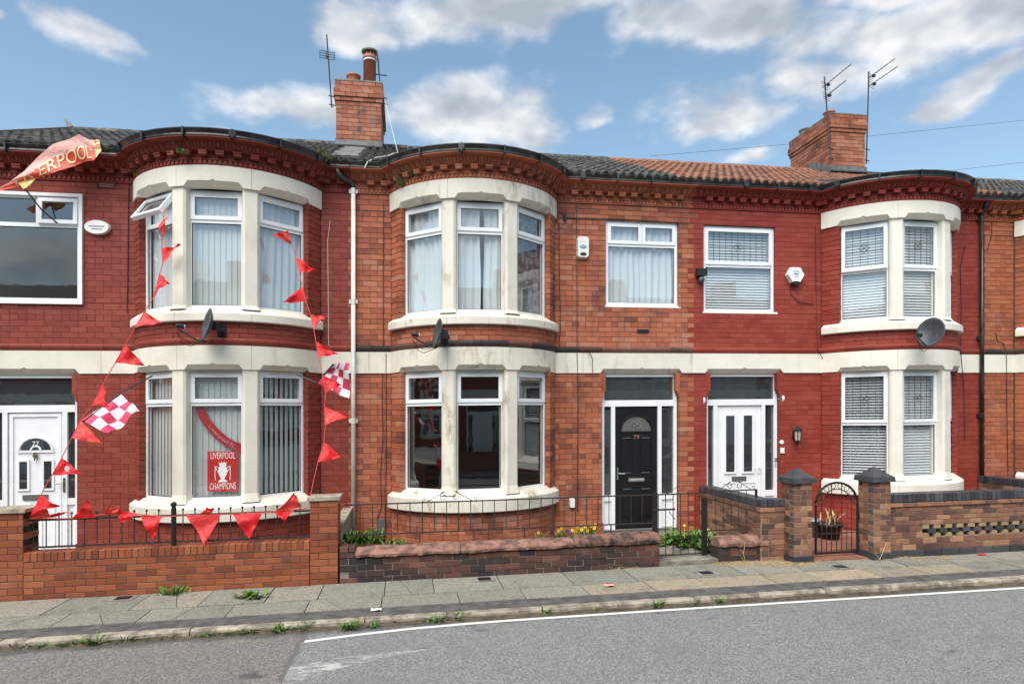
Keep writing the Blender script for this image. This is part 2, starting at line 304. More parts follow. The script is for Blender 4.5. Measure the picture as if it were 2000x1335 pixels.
# ------------------------------------------------------------------ mesh building
def sh(v): return Vector((v[0], v[1], v[2]+S*v[0]))
ROOT = {}
class MB:
    def __init__(s): s.v = []; s.f = []
    def add(s, vs, fs):
        o = len(s.v); s.v += [Vector(v) for v in vs]; s.f += [tuple(i+o for i in f) for f in fs]
    def box(s, x0, x1, y0, y1, z0, z1):
        s.add([(x0,y0,z0),(x1,y0,z0),(x1,y1,z0),(x0,y1,z0),(x0,y0,z1),(x1,y0,z1),(x1,y1,z1),(x0,y1,z1)],
              [(0,3,2,1),(4,5,6,7),(0,1,5,4),(1,2,6,5),(2,3,7,6),(3,0,4,7)]); return s
    def obox(s, M, x0, x1, y0, y1, z0, z1):
        vs = [(x0,y0,z0),(x1,y0,z0),(x1,y1,z0),(x0,y1,z0),(x0,y0,z1),(x1,y0,z1),(x1,y1,z1),(x0,y1,z1)]
        s.add([M @ Vector(v) for v in vs], [(0,3,2,1),(4,5,6,7),(0,1,5,4),(1,2,6,5),(2,3,7,6),(3,0,4,7)]); return s
    def prism(s, poly, z0, z1):
        n = len(poly); s.add([(x,y,z0) for x,y in poly]+[(x,y,z1) for x,y in poly],
              [tuple(range(n))[::-1], tuple(range(n, 2*n))]+[(i,(i+1)%n,(i+1)%n+n,i+n) for i in range(n)]); return s
    def tube(s, pts, r, n=6, cap=True, r1=None):
        pts = [Vector(p) for p in pts]; rings = []; k = len(pts)
        up = Vector((0,0,1))
        for i, p in enumerate(pts):
            t = (pts[min(i+1,k-1)]-pts[max(i-1,0)])
            if t.length < 1e-9: t = Vector((1,0,0))
            t.normalize(); a = t.cross(up)
            if a.length < .05: a = t.cross(Vector((0,1,0)))
            a.normalize(); b = a.cross(t); rr = r if r1 is None else r+(r1-r)*i/(k-1)
            rings.append([p+a*math.cos(2*PI*j/n)*rr+b*math.sin(2*PI*j/n)*rr for j in range(n)])
        vs = [v for q in rings for v in q]; fs = []
        for i in range(k-1):
            for j in range(n): fs.append((i*n+j, i*n+(j+1)%n, (i+1)*n+(j+1)%n, (i+1)*n+j))
        if cap: fs += [tuple(range(n))[::-1], tuple(range((k-1)*n, k*n))]
        s.add(vs, fs); return s
    def lathe(s, c, prof, n=16, M=None, cap=True):
        c = Vector(c); vs = []
        for r, z in prof:
            for j in range(n):
                q = Vector((r*math.cos(2*PI*j/n), r*math.sin(2*PI*j/n), z)); vs.append(c+(M @ q if M else q))
        fs = []; k = len(prof)
        for i in range(k-1):
            for j in range(n): fs.append((i*n+j, i*n+(j+1)%n, (i+1)*n+(j+1)%n, (i+1)*n+j))
        if cap: fs += [tuple(range(n))[::-1], tuple(range((k-1)*n, k*n))]
        s.add(vs, fs); return s
    def grid(s, rows, close=False):
        n = len(rows[0]); vs = [v for r in rows for v in r]; fs = []
        for i in range(len(rows)-1):
            for j in range(n-1 if not close else n):
                fs.append((i*n+j, i*n+(j+1)%n, (i+1)*n+(j+1)%n, (i+1)*n+j))
        s.add(vs, fs); return s
    def sphere(s, c, r, n=10, m=6, sx=1, sy=1, sz=1):
        c = Vector(c); rows = [[c+Vector((r*sx*math.sin(PI*i/m)*math.cos(2*PI*j/n), r*sy*math.sin(PI*i/m)*math.sin(2*PI*j/n), r*sz*math.cos(PI*i/m))) for j in range(n)] for i in range(m+1)]
        return s.grid(rows, True)
    def build(s, name, mt, parent=None, smooth=False, label=None, cat=None, group=None, kind=None):
        if not s.v: return None
        if parent is None:
            xs = [v.x for v in s.v]; ys = [v.y for v in s.v]; zs = [v.z for v in s.v]
            org = sh(((min(xs)+max(xs))/2, (min(ys)+max(ys))/2, min(zs)))
        else: org = ROOT[parent.name]
        me = bpy.data.meshes.new(name); me.from_pydata([sh(v)-org for v in s.v], [], s.f); me.update()
        me.materials.append(mt)
        if smooth: me.polygons.foreach_set('use_smooth', [True]*len(me.polygons)); me.update()
        o = bpy.data.objects.new(name, me); sc.collection.objects.link(o)
        if parent is None: o.location = org
        else: o.parent = parent
        ROOT[o.name] = org; tag(o, label, cat, group, kind); return o
def tag(o, label=None, cat=None, group=None, kind=None):
    if label: o['label'] = label
    if cat: o['category'] = cat
    if group: o['group'] = group
    if kind: o['kind'] = kind
    return o
def empty(name, loc, label, cat, group=None):
    o = bpy.data.objects.new(name, None); o.empty_display_size = .2; sc.collection.objects.link(o)
    org = sh(loc); o.location = org; ROOT[o.name] = org; return tag(o, label, cat, group)
def U(x, y, Y=0.):           # photo pixel to a point of the plane at depth Y (level coordinates)
    a = math.atan((x-1000)/F)+TH; dy = CD+Y; X = dy*math.tan(a); dd = dy*math.cos(TH)+X*math.sin(TH)
    return Vector((X, Y, CH-(y-V0)*dd/F-S*X))
def depth(p): return (CD+p[1])*math.cos(TH)+p[0]*math.sin(TH)
_tx = {}
def text(s, size=1., flip=False):
    if s not in _tx:
        cu = bpy.data.curves.new('t', 'FONT'); cu.body = s; cu.align_x = 'CENTER'; cu.align_y = 'CENTER'; cu.resolution_u = 3
        ob = bpy.data.objects.new('t', cu); sc.collection.objects.link(ob)
        me = bpy.data.meshes.new_from_object(ob.evaluated_get(bpy.context.evaluated_depsgraph_get()))
        _tx[s] = ([tuple(v.co) for v in me.vertices], [tuple(p.vertices) for p in me.polygons])
        bpy.data.objects.remove(ob); bpy.data.curves.remove(cu); bpy.data.meshes.remove(me)
    vs, fs = _tx[s]; return [(x*size, y*size) for x, y, z in vs], fs
def put_text(mb, s, size, fn, wscale=1.):
    vs, fs = text(s, size); mb.add([fn(x*wscale, y) for x, y in vs], fs); return mb

# ------------------------------------------------------------------ bricks
_bm = {}
def brick_data(L, Hh, D, mt):
    key = (round(L, 2), round(Hh, 3), round(D, 2), mt.name)
    if key not in _bm:
        l, h = key[0]/2, key[1]/2; c = .0035
        vs = [(-l,D,-h),(l,D,-h),(l,D,h),(-l,D,h),(-l,c,-h),(l,c,-h),(l,c,h),(-l,c,h),(-l+c,0,-h+c),(l-c,0,-h+c),(l-c,0,h-c),(-l+c,0,h-c)]
        fs = [(8,9,10,11),(4,5,9,8),(5,6,10,9),(6,7,11,10),(7,4,8,11),(0,1,5,4),(1,2,6,5),(2,3,7,6),(3,0,4,7),(3,2,1,0)]
        me = bpy.data.meshes.new('brick'); me.from_pydata(vs, [], fs); me.materials.append(mt); _bm[key] = (me, vs, fs)
    return _bm[key]
def lay(parent, items, mt, limit=300, name='brick', stuff='brickwork'):
    """items: (centre of front face, rotation about z, length, height, thickness). The largest in view are parts of their own."""
    org = ROOT[parent.name]
    def seen(it):
        d_ = depth(it[0]); ang = it[1]; u = Vector((it[0][0], it[0][1]+CD)); n = Vector((-math.sin(ang), math.cos(ang)))
        return it[2]*it[3]/d_**2*max(.02, u.normalized().dot(n)) * (1 if abs((Vector((it[0][0], it[0][1]+CD)).x)) < 99 else 0)
    def inframe(it):
        p = it[0]; d_ = depth(p); px = 1000+F*(p[0]*math.cos(TH)-(CD+p[1])*math.sin(TH))/d_; return -20 < px < 2020
    items = sorted([i for i in items if inframe(i)], key=seen, reverse=True)+[i for i in items if not inframe(i)]
    rest = MB()
    for k, (p, a, L, Hh, D) in enumerate(items):
        q = sh(p)-org
        if k < limit and inframe((p, a, L, Hh, D)):
            me = brick_data(L, Hh, D, mt)[0]
            o = bpy.data.objects.new(name, me); sc.collection.objects.link(o); o.parent = parent
            o.location = q; o.rotation_euler = (0, 0, a)
        else:
            _, vs, fs = brick_data(L, Hh, D, mt); ca, sa = math.cos(a), math.sin(a)
            rest.add([(p[0]+x*ca-y*sa, p[1]+x*sa+y*ca, p[2]+z) for x, y, z in vs], fs)
    if rest.v:
        rest.build(stuff, mt, parent, kind='stuff')

def row_breaks(a, b, off, unit, jit=0.):
    """joint positions between a and b on one running grid"""
    k = math.ceil((a+.045-off)/unit); out = [a]
    while off+k*unit < b-.045: out.append(off+k*unit); k += 1
    return out+[b]

# ------------------------------------------------------------------ facade path round the bow
R0, YC = 1.516, .596
def hang(o): return math.acos((YC+o)/(R0+o))
def spos(c, smp, o):
    k, t = smp
    if k == 'a':
        a = max(-hang(o), min(hang(o), t)); return (c+(R0+o)*math.sin(a), YC-(R0+o)*math.cos(a))
    h = (R0+o)*math.sin(hang(o))
    return (min(t, c-h) if k == 'l' else max(t, c+h), -o)
def samples(c, xl, xr, step=.08, extra=()):
    h = R0*math.sin(hang(0)); out = []
    def lin(a, b, k):
        n = max(1, int(abs(b-a)/step)); ts = {a+(b-a)*i/n for i in range(n+1)} | {e for q, e in extra if q == k and a <= e <= b}
        return [(k, t) for t in sorted(ts)]
    if xl < c-h: out += lin(xl, c-h, 'l')
    out += [(k, t) for k, t in [('a', t) for t in sorted({-hang(0)+2*hang(0)*i/40 for i in range(41)} | {e for q, e in extra if q == 'a'})]]
    if xr > c+h: out += lin(c+h, xr, 'r')
    return out
def sweep(mb, c, smps, prof, closed=True, caps=True):
    rows = [[Vector((*spos(c, s_, o), z)) for o, z in prof] for s_ in smps]
    n = len(prof); o0 = len(mb.v); mb.grid(rows, closed)
    if closed and caps:
        mb.f.append(tuple(o0+i for i in range(n))); mb.f.append(tuple(o0+(len(rows)-1)*n+i for i in range(n))[::-1])
    return mb
def lintel(mb, c, smps, zl, zlow, ztop, o_face, back):
    rows = [[Vector((*spos(c, s_, -back), ztop+.004)), Vector((*spos(c, s_, o_face), ztop)), Vector((*spos(c, s_, o_face), zl(s_))),
             Vector((*spos(c, s_, o_face-.075), zlow)), Vector((*spos(c, s_, -back), zlow))] for s_ in smps]
    o0 = len(mb.v); mb.grid(rows, True); n = 5
    mb.f.append(tuple(o0+i for i in range(n))); mb.f.append(tuple(o0+(len(rows)-1)*n+i for i in range(n))[::-1]); return mb

W_C, W_S0, W_S1 = rad(14.9), rad(24.1), rad(54.2)     # bow: centre light, side lights
ZG, ZB0, ZB1, ZST, ZU, ZE = .1, 2.95, 3.28, 3.385, 3.62, 5.88
def raised(t, a, b, ramp_, up):
    if t <= a or t >= b: return 0.
    return up*min(1, (t-a)/ramp_, (b-t)/ramp_)

# ------------------------------------------------------------------ windows
def axes(O, ux):
    O = Vector(O); ux = Vector((ux[0], ux[1], 0)).normalized(); n = Vector((ux.y, -ux.x, 0))
    return Matrix(((ux.x, n.x, 0, O.x), (ux.y, n.y, 0, O.y), (0, 0, 1, O.z), (0, 0, 0, 1)))   # local x along, y outward, z up
def ring(mb, M, x0, x1, z0, z1, w, y0, y1):
    mb.obox(M, x0, x0+w, y0, y1, z0, z1); mb.obox(M, x1-w, x1, y0, y1, z0, z1)
    mb.obox(M, x0+w, x1-w, y0, y1, z0, z0+w); mb.obox(M, x0+w, x1-w, y0, y1, z1-w, z1)
def pane(win, M, x0, x1, z0, z1, y=-.03, mt=None, leaded=False):
    mb = MB(); mb.add([M @ Vector(p) for p in ((x0,y,z0),(x1,y,z0),(x1,y,z1),(x0,y,z1))], [(0,1,2,3)])
    o = mb.build('pane', mt or M_glass, win)
    gk = MB(); ring(gk, M, x0-.004, x1+.004, z0-.004, z1+.004, .009, y-.004, y+.006); gk.build('gasket', M_rubber, win)
    if leaded:
        lb = MB(); w, h = x1-x0, z1-z0; nx = max(4, round(w/.115)); nz = max(4, round(h/.125))
        for i in range(1, nx): lb.obox(M, x0+w*i/nx-.003, x0+w*i/nx+.003, y+.001, y+.006, z0, z1)
        for i in range(1, nz): lb.obox(M, x0, x1, y+.002, y+.0065, z0+h*i/nz-.003, z0+h*i/nz+.003)
        cx, cz = (x0+x1)/2, (z0+z1)/2
        for k in range(4):
            a = k*PI/2; q = Vector((cx+.045*math.cos(a), y+.006, cz+.045*math.sin(a)))
            pts = [q+Vector((.04*math.cos(t), 0, .03*math.sin(t))) for t in [i*PI/4 for i in range(9)]]
            lb.tube([M @ p for p in pts], .004, 4)
        lb.build('leading', M_iron, win)
def blind(win, M, x0, x1, z0, z1, kind, y=-.10):
    mb = MB(); w = x1-x0
    if kind in ('net', 'drape', 'netgap'):
        parts = [(x0, x1)] if kind != 'netgap' else [(x0, x0+w*.52), (x0+w*.60, x1)]
        for a, b in parts:
            n = max(10, int((b-a)/.014)); ph = random.random()*6; rows = []
            for zi in range(7):
                z = z0+(z1-z0)*zi/6; f = 1-.35*zi/6; r = []
                for i in range(n+1):
                    x = a+(b-a)*i/n; r.append(M @ Vector((x+.012*math.sin(zi*.9+ph), y+.022*f*math.sin(x*52+ph+.8*math.sin(x*9+zi*.3))+.012*math.sin(x*17+ph*2), z)))
                rows.append(r)
            mb.grid(rows)
        mb.build('curtain', M_drape if kind == 'drape' else M_net, win, True); return
    if kind.startswith('vert'):
        n = max(3, int(w/.08)); ang = (.14 if kind[:8] != 'vertopen' else .3)*(-1 if kind[-1] == '-' else 1); hw = .047 if kind[:8] != 'vertopen' else .03
        for i in range(n+1):
            x = x0+w*(i+.2)/n; c_, s_ = math.cos(ang)*hw, math.sin(ang)*hw
            mb.add([M @ Vector(p) for p in ((x-c_, y-s_, z0), (x+c_, y+s_, z0), (x+c_, y+s_, z1), (x-c_, y-s_, z1))], [(0,1,2,3)])
        mb.obox(M, x0, x1, y-.02, y+.02, z1-.04, z1)
        mb.build('vertical_blind', M_vblind, win); return
    if kind in ('slats', 'slatsopen'):
        n = int((z1-z0)/.05); t = 1.05 if kind == 'slats' else .62
        for i in range(n):
            z = z0+.03+(z1-z0-.04)*i/n; c_, s_ = math.cos(t)*.024, math.sin(t)*.024
            mb.add([M @ Vector(p) for p in ((x0, y+c_, z-s_), (x1, y+c_, z-s_), (x1, y, z+.003), (x0, y, z+.003), (x1, y-c_, z+s_), (x0, y-c_, z+s_))], [(0,1,2,3),(3,2,4,5)])
        for q in (.2, .8): mb.obox(M, x0+w*q-.002, x0+w*q+.002, y+.022, y+.025, z0, z1)
        mb.obox(M, x0, x1, y-.02, y+.02, z1-.03, z1); mb.obox(M, x0, x1, y-.014, y+.014, z0, z0+.02)
        mb.build('venetian_blind', M_blind, win)
def top_light(win, M, x0, x1, z0, z1, open_=0., leaded=False):
    """opening light hung at its head"""
    if open_: M = M @ Matrix.Translation((0, .01, z1)) @ Matrix.Rotation(open_, 4, 'X') @ Matrix.Translation((0, 0, -z1))
    mb = MB(); ring(mb, M, x0, x1, z0, z1, .058, -.05, .016); mb.build('sash', M_upvc, win)
    pane(win, M, x0+.058, x1-.058, z0+.058, z1-.058, -.02, leaded=leaded)
def window(parent, O, ux, w, h, layout, cover, tz=.27, open_=0., name='window', sill=False, y_bl=-.10):
    M = axes(O, ux) @ Matrix.Rotation(random.uniform(-.004, .004), 4, 'Z') @ Matrix.Rotation(random.uniform(-.004, .004), 4, 'X')
    fb = MB(); b = .052; ring(fb, M, 0, w, 0, h, b, -.07, 0)
    tzz = h*(1-tz)
    if layout in ('top', 'half'): fb.obox(M, b, w-b, -.07, -.002, tzz-.03, tzz+.03)
    elif layout == 'two': fb.obox(M, b, w-b, -.07, -.002, tzz-.03, tzz+.03); fb.obox(M, w/2-.03, w/2+.03, -.07, -.003, tzz+.03, h-b)
    elif layout == 'h1': fb.obox(M, b, w-b, -.07, -.002, tzz-.03, tzz+.03); fb.obox(M, w*.60-.03, w*.60+.03, -.07, -.003, tzz+.03, h-b)
    if sill: fb.obox(M, -.03, w+.05, -.02, .05, -.035, -.002)
    win = fb.build(name, M_upvc, parent)
    lead = layout == 'half'
    pane(win, M, b+.004, w-b-.004, b+.004, tzz-.034)
    if layout in ('top', 'half'): top_light(win, M, b-.012, w-b+.012, tzz+.018, h-b+.012, open_, lead)
    elif layout == 'two':
        top_light(win, M, b-.012, w/2-.006, tzz+.018, h-b+.012); top_light(win, M, w/2+.006, w-b+.012, tzz+.018, h-b+.012)
    elif layout == 'h1':
        pane(win, M, b+.004, w*.60-.034, tzz+.034, h-b-.004); top_light(win, M, w*.60+.012, w-b+.012, tzz+.018, h-b+.012, .06)
    cv = cover if isinstance(cover, tuple) else (cover, cover)
    if cv[0] == cv[1]:
        if cv[0]: blind(win, M, .03, w-.03, .03, h-.03, cv[0], y_bl)
    else:
        if cv[0]: blind(win, M, .03, w-.03, .03, tzz, cv[0], y_bl)
        if cv[1]: blind(win, M, .03, w-.03, tzz, h-.03, cv[1], y_bl)
    return win

# ------------------------------------------------------------------ roof tiles
PITCH = math.atan((8.16-6.30)/3.95); _tile = {}
def tile_mesh(mt):
    if mt.name not in _tile:
        us = [i/16 for i in range(17)]; W = .31; rows = [[], [], []]
        for u in us:
            x = u*W; ph = (x-.078) % .155; ph = min(ph, .155-ph); z = .05*(1-(ph/.058)**4) if ph < .058 else 0
            rows[0].append((x-W/2, 0, z-.03)); rows[1].append((x-W/2, 0, z)); rows[2].append((x-W/2, .40, z))
        n = 17; vs = rows[0]+rows[1]+rows[2]; fs = [(r*n+j, r*n+j+1, (r+1)*n+j+1, (r+1)*n+j) for r in range(2) for j in range(n-1)]
        me = bpy.data.meshes.new('roof_tile'); me.from_pydata(vs, [], fs); me.materials.append(mt)
        _tile[mt.name] = me
    return _tile[mt.name]
def roof(parent, xl, xr, mt, ridge_mt, holes=(), drop=0.):
    org = ROOT[parent.name]; y0, z0 = -.30, 6.285-drop; L = 4.46; gauge = .338; n = 13
    dk = MB(); dy, dz = math.cos(PITCH), math.sin(PITCH)
    dk.add([(xl, y0+.05, z0-.03), (xr, y0+.05, z0-.03), (xr, y0+L*dy, z0+L*dz-.05), (xl, y0+L*dy, z0+L*dz-.05), (xr, 7.6, 6.35), (xl, 7.6, 6.35)], [(0,1,2,3),(3,2,4,5)])
    dk.build('roof_deck', M_deck, parent)
    cnt = max(1, round((xr-xl)/.31)); w = (xr-xl)/cnt
    for j in range(n):
        for i in range(cnt):
            x = xl+w*(i+.5)
            if any(a < x < b and j >= jj for a, b, jj in holes): continue
            s_ = j*gauge; o = bpy.data.objects.new('roof_tile', tile_mesh(mt)); sc.collection.objects.link(o); o.parent = parent
            o.location = sh((x, y0+s_*dy+random.uniform(-.004, .004), z0+s_*dz+.022+random.uniform(-.004, .004)))-org
            o.rotation_euler = (PITCH-.055+random.uniform(-.008, .008), math.atan(-S)+random.uniform(-.006, .006), random.uniform(-.006, .006)); o.scale = (w/.31, 1, 1)
    k = max(1, round((xr-xl)/.45)); w = (xr-xl)/k
    for i in range(k):
        mb = MB(); x = xl+w*i; cy, cz = y0+L*dy, z0+L*dz-.03; e = random.uniform(-.006, .006)
        mb.grid([[Vector((xx, cy+.13*math.cos(t), cz+.115*math.sin(t)+e)) for t in [PI*q/8 for q in range(9)]] for xx in (x+.004, x+w-.004)])
        mb.build('ridge_tile', ridge_mt, parent, True)

# ------------------------------------------------------------------ a terraced house
def joints(houses_x, x, off, unit):      # nearest brick joint to a party line
    return off+round((x-off)/unit)*unit
def house(name, label, xl, xr, c, door, win, M_b, M_m, M_st, M_str, roofx, M_t, M_rt, gx, M_g, detail=True, bay_only=False):
    root = empty(name, ((xl+xr)/2, 0, ZG), label, 'house', 'terraced houses in the row')
    ops = [(door[0], door[1], ZG, ZB0)] if door else []
    if win: ops.append(win)
    h0 = R0*math.sin(hang(0))
    # --- bricks
    items = []
    def straight(a, b, z0, z1, k, open_l, open_r, big=False):
        header = k % 5 == 4 and not big; unit = .1185 if header else (.304 if big else .237); off = .02 if header else (.02 if k % 2 else .02+unit/2)
        if open_l: a = joints(None, a, off, unit)
        if open_r: b = joints(None, b, off, unit)
        br = row_breaks(a, b, off, unit)
        for p, q in zip(br, br[1:]):
            if q-p < .02: continue
            items.append(((((p+q)/2), random.uniform(-.0012, .0012), (z0+z1)/2), 0., q-p-.006, z1-z0-.0065, .095))
    def rows(z0, z1, n, big=False):
        dz = (z1-z0)/n
        for k in range(n):
            za, zb = z0+k*dz, z0+(k+1)*dz
            cuts = sorted({za, zb} | {z for o in ops for z in o[2:] if za+.012 < z < zb-.012})
            for p, q in zip(cuts, cuts[1:]):
                zm = (p+q)/2; blocks = sorted([(c-h0+.004, c+h0-.004)]+[(o[0], o[1]) for o in ops if o[2] < zm < o[3]])
                cur = xl; first = True
                for a, b in blocks:
                    if a > cur+.03: straight(cur, min(a, xr), p, q, k, first, False, big)
                    cur = max(cur, b); first = False
                if cur < xr-.03: straight(cur, xr, p, q, k, first, True, big)
    rows(ZG, ZB0, 32); rows(ZST, 5.60, 25); rows(5.612, ZE, 3, True)
    def arc(a0, a1, z0, z1, n):
        dz = (z1-z0)/n
        for k in range(n):
            unit = (.1185 if k % 4 == 3 else .237)/R0; off = 0 if k % 2 else unit/2
            br = row_breaks(a0, a1, off, unit) if a1-a0 > .4 else ([a0, a1] if k % 2 else [a0, (a0+a1)/2, a1])
            for p, q in zip(br, br[1:]):
                m = (p+q)/2; r = R0+random.uniform(-.001, .001)
                items.append(((c+r*math.sin(m), YC-r*math.cos(m), z0+(k+.5)*dz), m, (q-p)*R0-.005, dz-.0065, .09))
    H = hang(0)-.012
    arc(-H, H, ZG, .72, 7); arc(-H, H, ZST, ZU, 3)
    for s_ in (-1, 1):
        a0, a1 = sorted((s_*W_S1, s_*H)); arc(a0, a1, .97, ZB0, 22); arc(a0, a1, 3.8, 5.6, 20)
    lay(root, items, M_b, 300)
    # --- mortar bed behind the bricks
    myy = .0045 if M_b in (M_paint1, M_paint3) else .007
    mb = MB(); mops = [(o[0], o[1], o[2], 3.03 if o[3] == ZB0 else o[3]) for o in ops]; zs = sorted({ZG-.1, ZB1, ZE, 6.2} | {z for o in mops for z in o[2:]}); xs = sorted({xl, xr, c-h0, c+h0} | {x for o in ops for x in o[:2]})
    for a, b in zip(xs, xs[1:]):
        for p, q in zip(zs, zs[1:]):
            xm, zm = (a+b)/2, (p+q)/2
            if abs(xm-c) < h0 or any(o[0] < xm < o[1] and o[2] < zm < o[3] for o in mops): continue
            mb.add([(a, myy, p), (b, myy, p), (b, myy, q), (a, myy, q)], [(0,1,2,3)])
    an = [-hang(0)+2*hang(0)*i/60 for i in range(61)]
    for a, b in zip(an, an[1:]):
        for p, q in ((0, .93), (.93, 3.03), (3.03, 3.78), (3.78, 5.68), (5.68, 6.2)):
            if p in (.93, 3.78) and abs((a+b)/2) < W_S1+.01: continue
            r = R0-.008; mb.add([(c+r*math.sin(t), YC-r*math.cos(t), z) for t, z in ((a, p), (b, p), (b, q), (a, q))], [(0,1,2,3)])
    mb.build('mortar_bed', M_m, root)
    # --- rooms behind the windows
    mb = MB(); e = .02; x0, x1 = xl+e, xr-e; zc = 6.18
    mb.add([(x0,.1,0),(x0,7.5,0),(x0,7.5,zc),(x0,.1,zc)], [(0,1,2,3)]); mb.add([(x1,.1,0),(x1,7.5,0),(x1,7.5,zc),(x1,.1,zc)], [(3,2,1,0)])
    mb.add([(x0,3.6,0),(x1,3.6,0),(x1,3.6,zc),(x0,3.6,zc)], [(0,1,2,3)]); mb.add([(x0,7.5,0),(x1,7.5,0),(x1,7.5,zc),(x0,7.5,zc)], [(0,1,2,3)])
    hx = (door[0]-.08 if door[0] > c else door[1]+.08) if door else c+h0+.1
    mb.add([(hx,.1,0),(hx,3.6,0),(hx,3.6,zc),(hx,.1,zc)], [(0,1,2,3)])
    for z in (3.08, zc): mb.add([(x0,.02,z),(x1,.02,z),(x1,3.6,z),(x0,3.6,z)], [(0,1,2,3)]); mb.add([(c+(R0-.05)*math.sin(t), YC-(R0-.05)*math.cos(t), z) for t in an], [tuple(range(61))])
    mb.build('inner_wall', M_room, root)
    mb = MB(); mb.add([(x0,.02,.16),(x1,.02,.16),(x1,3.6,.16),(x0,3.6,.16)], [(0,1,2,3)]); mb.add([(c+(R0-.05)*math.sin(t), YC-(R0-.05)*math.cos(t), .16) for t in an], [tuple(range(61))])
    mb.build('floor', M_carpet, root)
    # --- string course
    cuts = [xl] + [x for x in (c-h0, c+h0)] + [xr]
    sm = samples(c, xl, xr, .3)
    prof = [(.0, ZST), (.028, ZST), (.042, ZST-.02), (.042, ZST-.05), (.02, ZB1+.004), (.0, ZB1+.004)]
    def seg(k, a, b): return [s_ for s_ in sm if s_[0] == k and a <= s_[1] <= b]
    groups = []
    for k, (lo, hi) in (('l', (xl, c-h0)), ('a', (-hang(0), hang(0))), ('r', (c+h0, xr))):
        ln = (hi-lo)*(R0 if k == 'a' else 1)
        if ln < .05: continue
        n = max(1, round(ln/.42))
        for i in range(n):
            a, b = lo+(hi-lo)*i/n, lo+(hi-lo)*(i+1)/n; gp = .002/(R0 if k == 'a' else 1); a += gp; b -= gp
            m3 = [(k, a+(b-a)*q/4) for q in range(5)] if k == 'a' else [(k, a), (k, b)]
            sweep(MB(), c, m3, prof).build('string_course_brick', M_str, root)
    # --- cream band / lintel stones of the ground floor
    ex = [('a', t) for q in (-1, 1) for t in (q*W_C, q*W_S0, q*W_S1)]
    ivs = [('a', -W_C-.005, W_C+.005), ('a', W_S0-.005, W_S1+.02), ('a', -W_S1-.02, -W_S0+.005)]
    if door: ivs.append(('r' if door[0] > c else 'l', door[0]-.04, door[1]+.04))
    def zl_for(low, up):
        def zl(s_):
            z = low
            for k, a, b in ivs:
                if k == s_[0]:
                    rp = .055/(R0 if k == 'a' else 1); z = max(z, low+raised(s_[1], a, b, rp, up))
                    m_ = (a+b)/2; w_ = .045/(R0 if k == 'a' else 1)
                    if abs(s_[1]-m_) < w_: z += .022*(1-abs(s_[1]-m_)/w_)
            return z
        return zl
    def brk(k, lo, hi):
        pts = set()
        for kk, a, b in ivs:
            if kk == k:
                rp = .055/(R0 if k == 'a' else 1); w_ = .045/(R0 if k == 'a' else 1); m_ = (a+b)/2
                pts |= {t for t in (a, a+rp, b-rp, b, m_-w_, m_, m_+w_) if lo < t < hi}
        n = max(1, int((hi-lo)/(.09 if k == 'a' else .6))); pts |= {lo+(hi-lo)*i/n for i in range(n+1)}
        return [(k, t) for t in sorted(pts)]
    mull = (W_C+W_S0)/2
    def stones(cutlist, low, top, up, face):
        for k, lo, hi in cutlist:
            gp = .0022/(R0 if k == 'a' else 1)
            if hi-lo < .03: continue
            lintel(MB(), c, brk(k, lo+gp, hi-gp), zl_for(low, up), low, top, face, .12).build('lintel_stone', M_st, root)
    cl = []
    if xl < c-h0-.05:
        d1 = [x for x in ((door[0]-.35, door[1]+.35) if door and door[1] < c else ()) if xl+.1 < x < c-h0-.1]; e_ = [xl]+d1+[c-h0]
        cl += [('l', a, b) for a, b in zip(e_, e_[1:])]
    cl += [('a', -hang(0), -mull), ('a', -mull, mull), ('a', mull, hang(0))]
    if xr > c+h0+.05:
        d1 = [x for x in ((door[0]-.35, door[1]+.35) if door and door[0] > c else ()) if c+h0+.1 < x < xr-.1]; e_ = [c+h0]+d1+[xr]
        cl += [('r', a, b) for a, b in zip(e_, e_[1:])]
    stones(cl, ZB0-.02, ZB1, .075, .022)
    stones([('a', -hang(.03), -mull), ('a', -mull, mull), ('a', mull, hang(.03))], 5.585, ZE, .075, .035)
    # --- sills
    for zt, zb, ov in ((.985, .715, .085), (3.81, 3.625, .075)):
        tl = hang(ov)
        for a, b in ((-tl, -mull), (-mull, mull), (mull, tl)):
            gp = .0015; s3 = [('a', a+gp+(b-a-2*gp)*i/14) for i in range(15)]
            sweep(MB(), c, s3, [(-.16, zt+.05), (-.06, zt+.035), (ov-.012, zt-.055), (ov, zt-.07), (ov, zb+.012), (ov-.01, zb), (-.16, zb)]).build('sill_stone', M_st, root)
    # --- mullions
    for s_ in (-1, 1):
        for za, zb, foot in ((.99, ZB0-.015, .12), (3.82, 5.59, .05)):
            M = Matrix.Translation((c+(R0)*math.sin(s_*mull), YC-(R0)*math.cos(s_*mull), 0)) @ Matrix.Rotation(s_*mull, 4, 'Z')
            mb = MB(); w = .113; ch = .028; poly = [(-w, .22), (-w, .03), (-w+ch, .0), (w-ch, .0), (w, .03), (w, .22)]
            vs = []
            for z, k in ((za-.01, 1.22), (za+foot, 1.0), (zb, 1.0)):
                for x, y in poly: vs.append(M @ Vector((x*k, y-(k-1)*.16, z)))
            n = 6; mb.add(vs, [(i*n+j, i*n+(j+1) % n, (i+1)*n+(j+1) % n, (i+1)*n+j) for i in range(2) for j in range(n)]+[tuple(range(12, 18))])
            mb.build('mullion', M_st, root)
    # --- cornice: dentil course, projecting bricks, egg moulding
    sm = samples(c, xl, xr, .3)
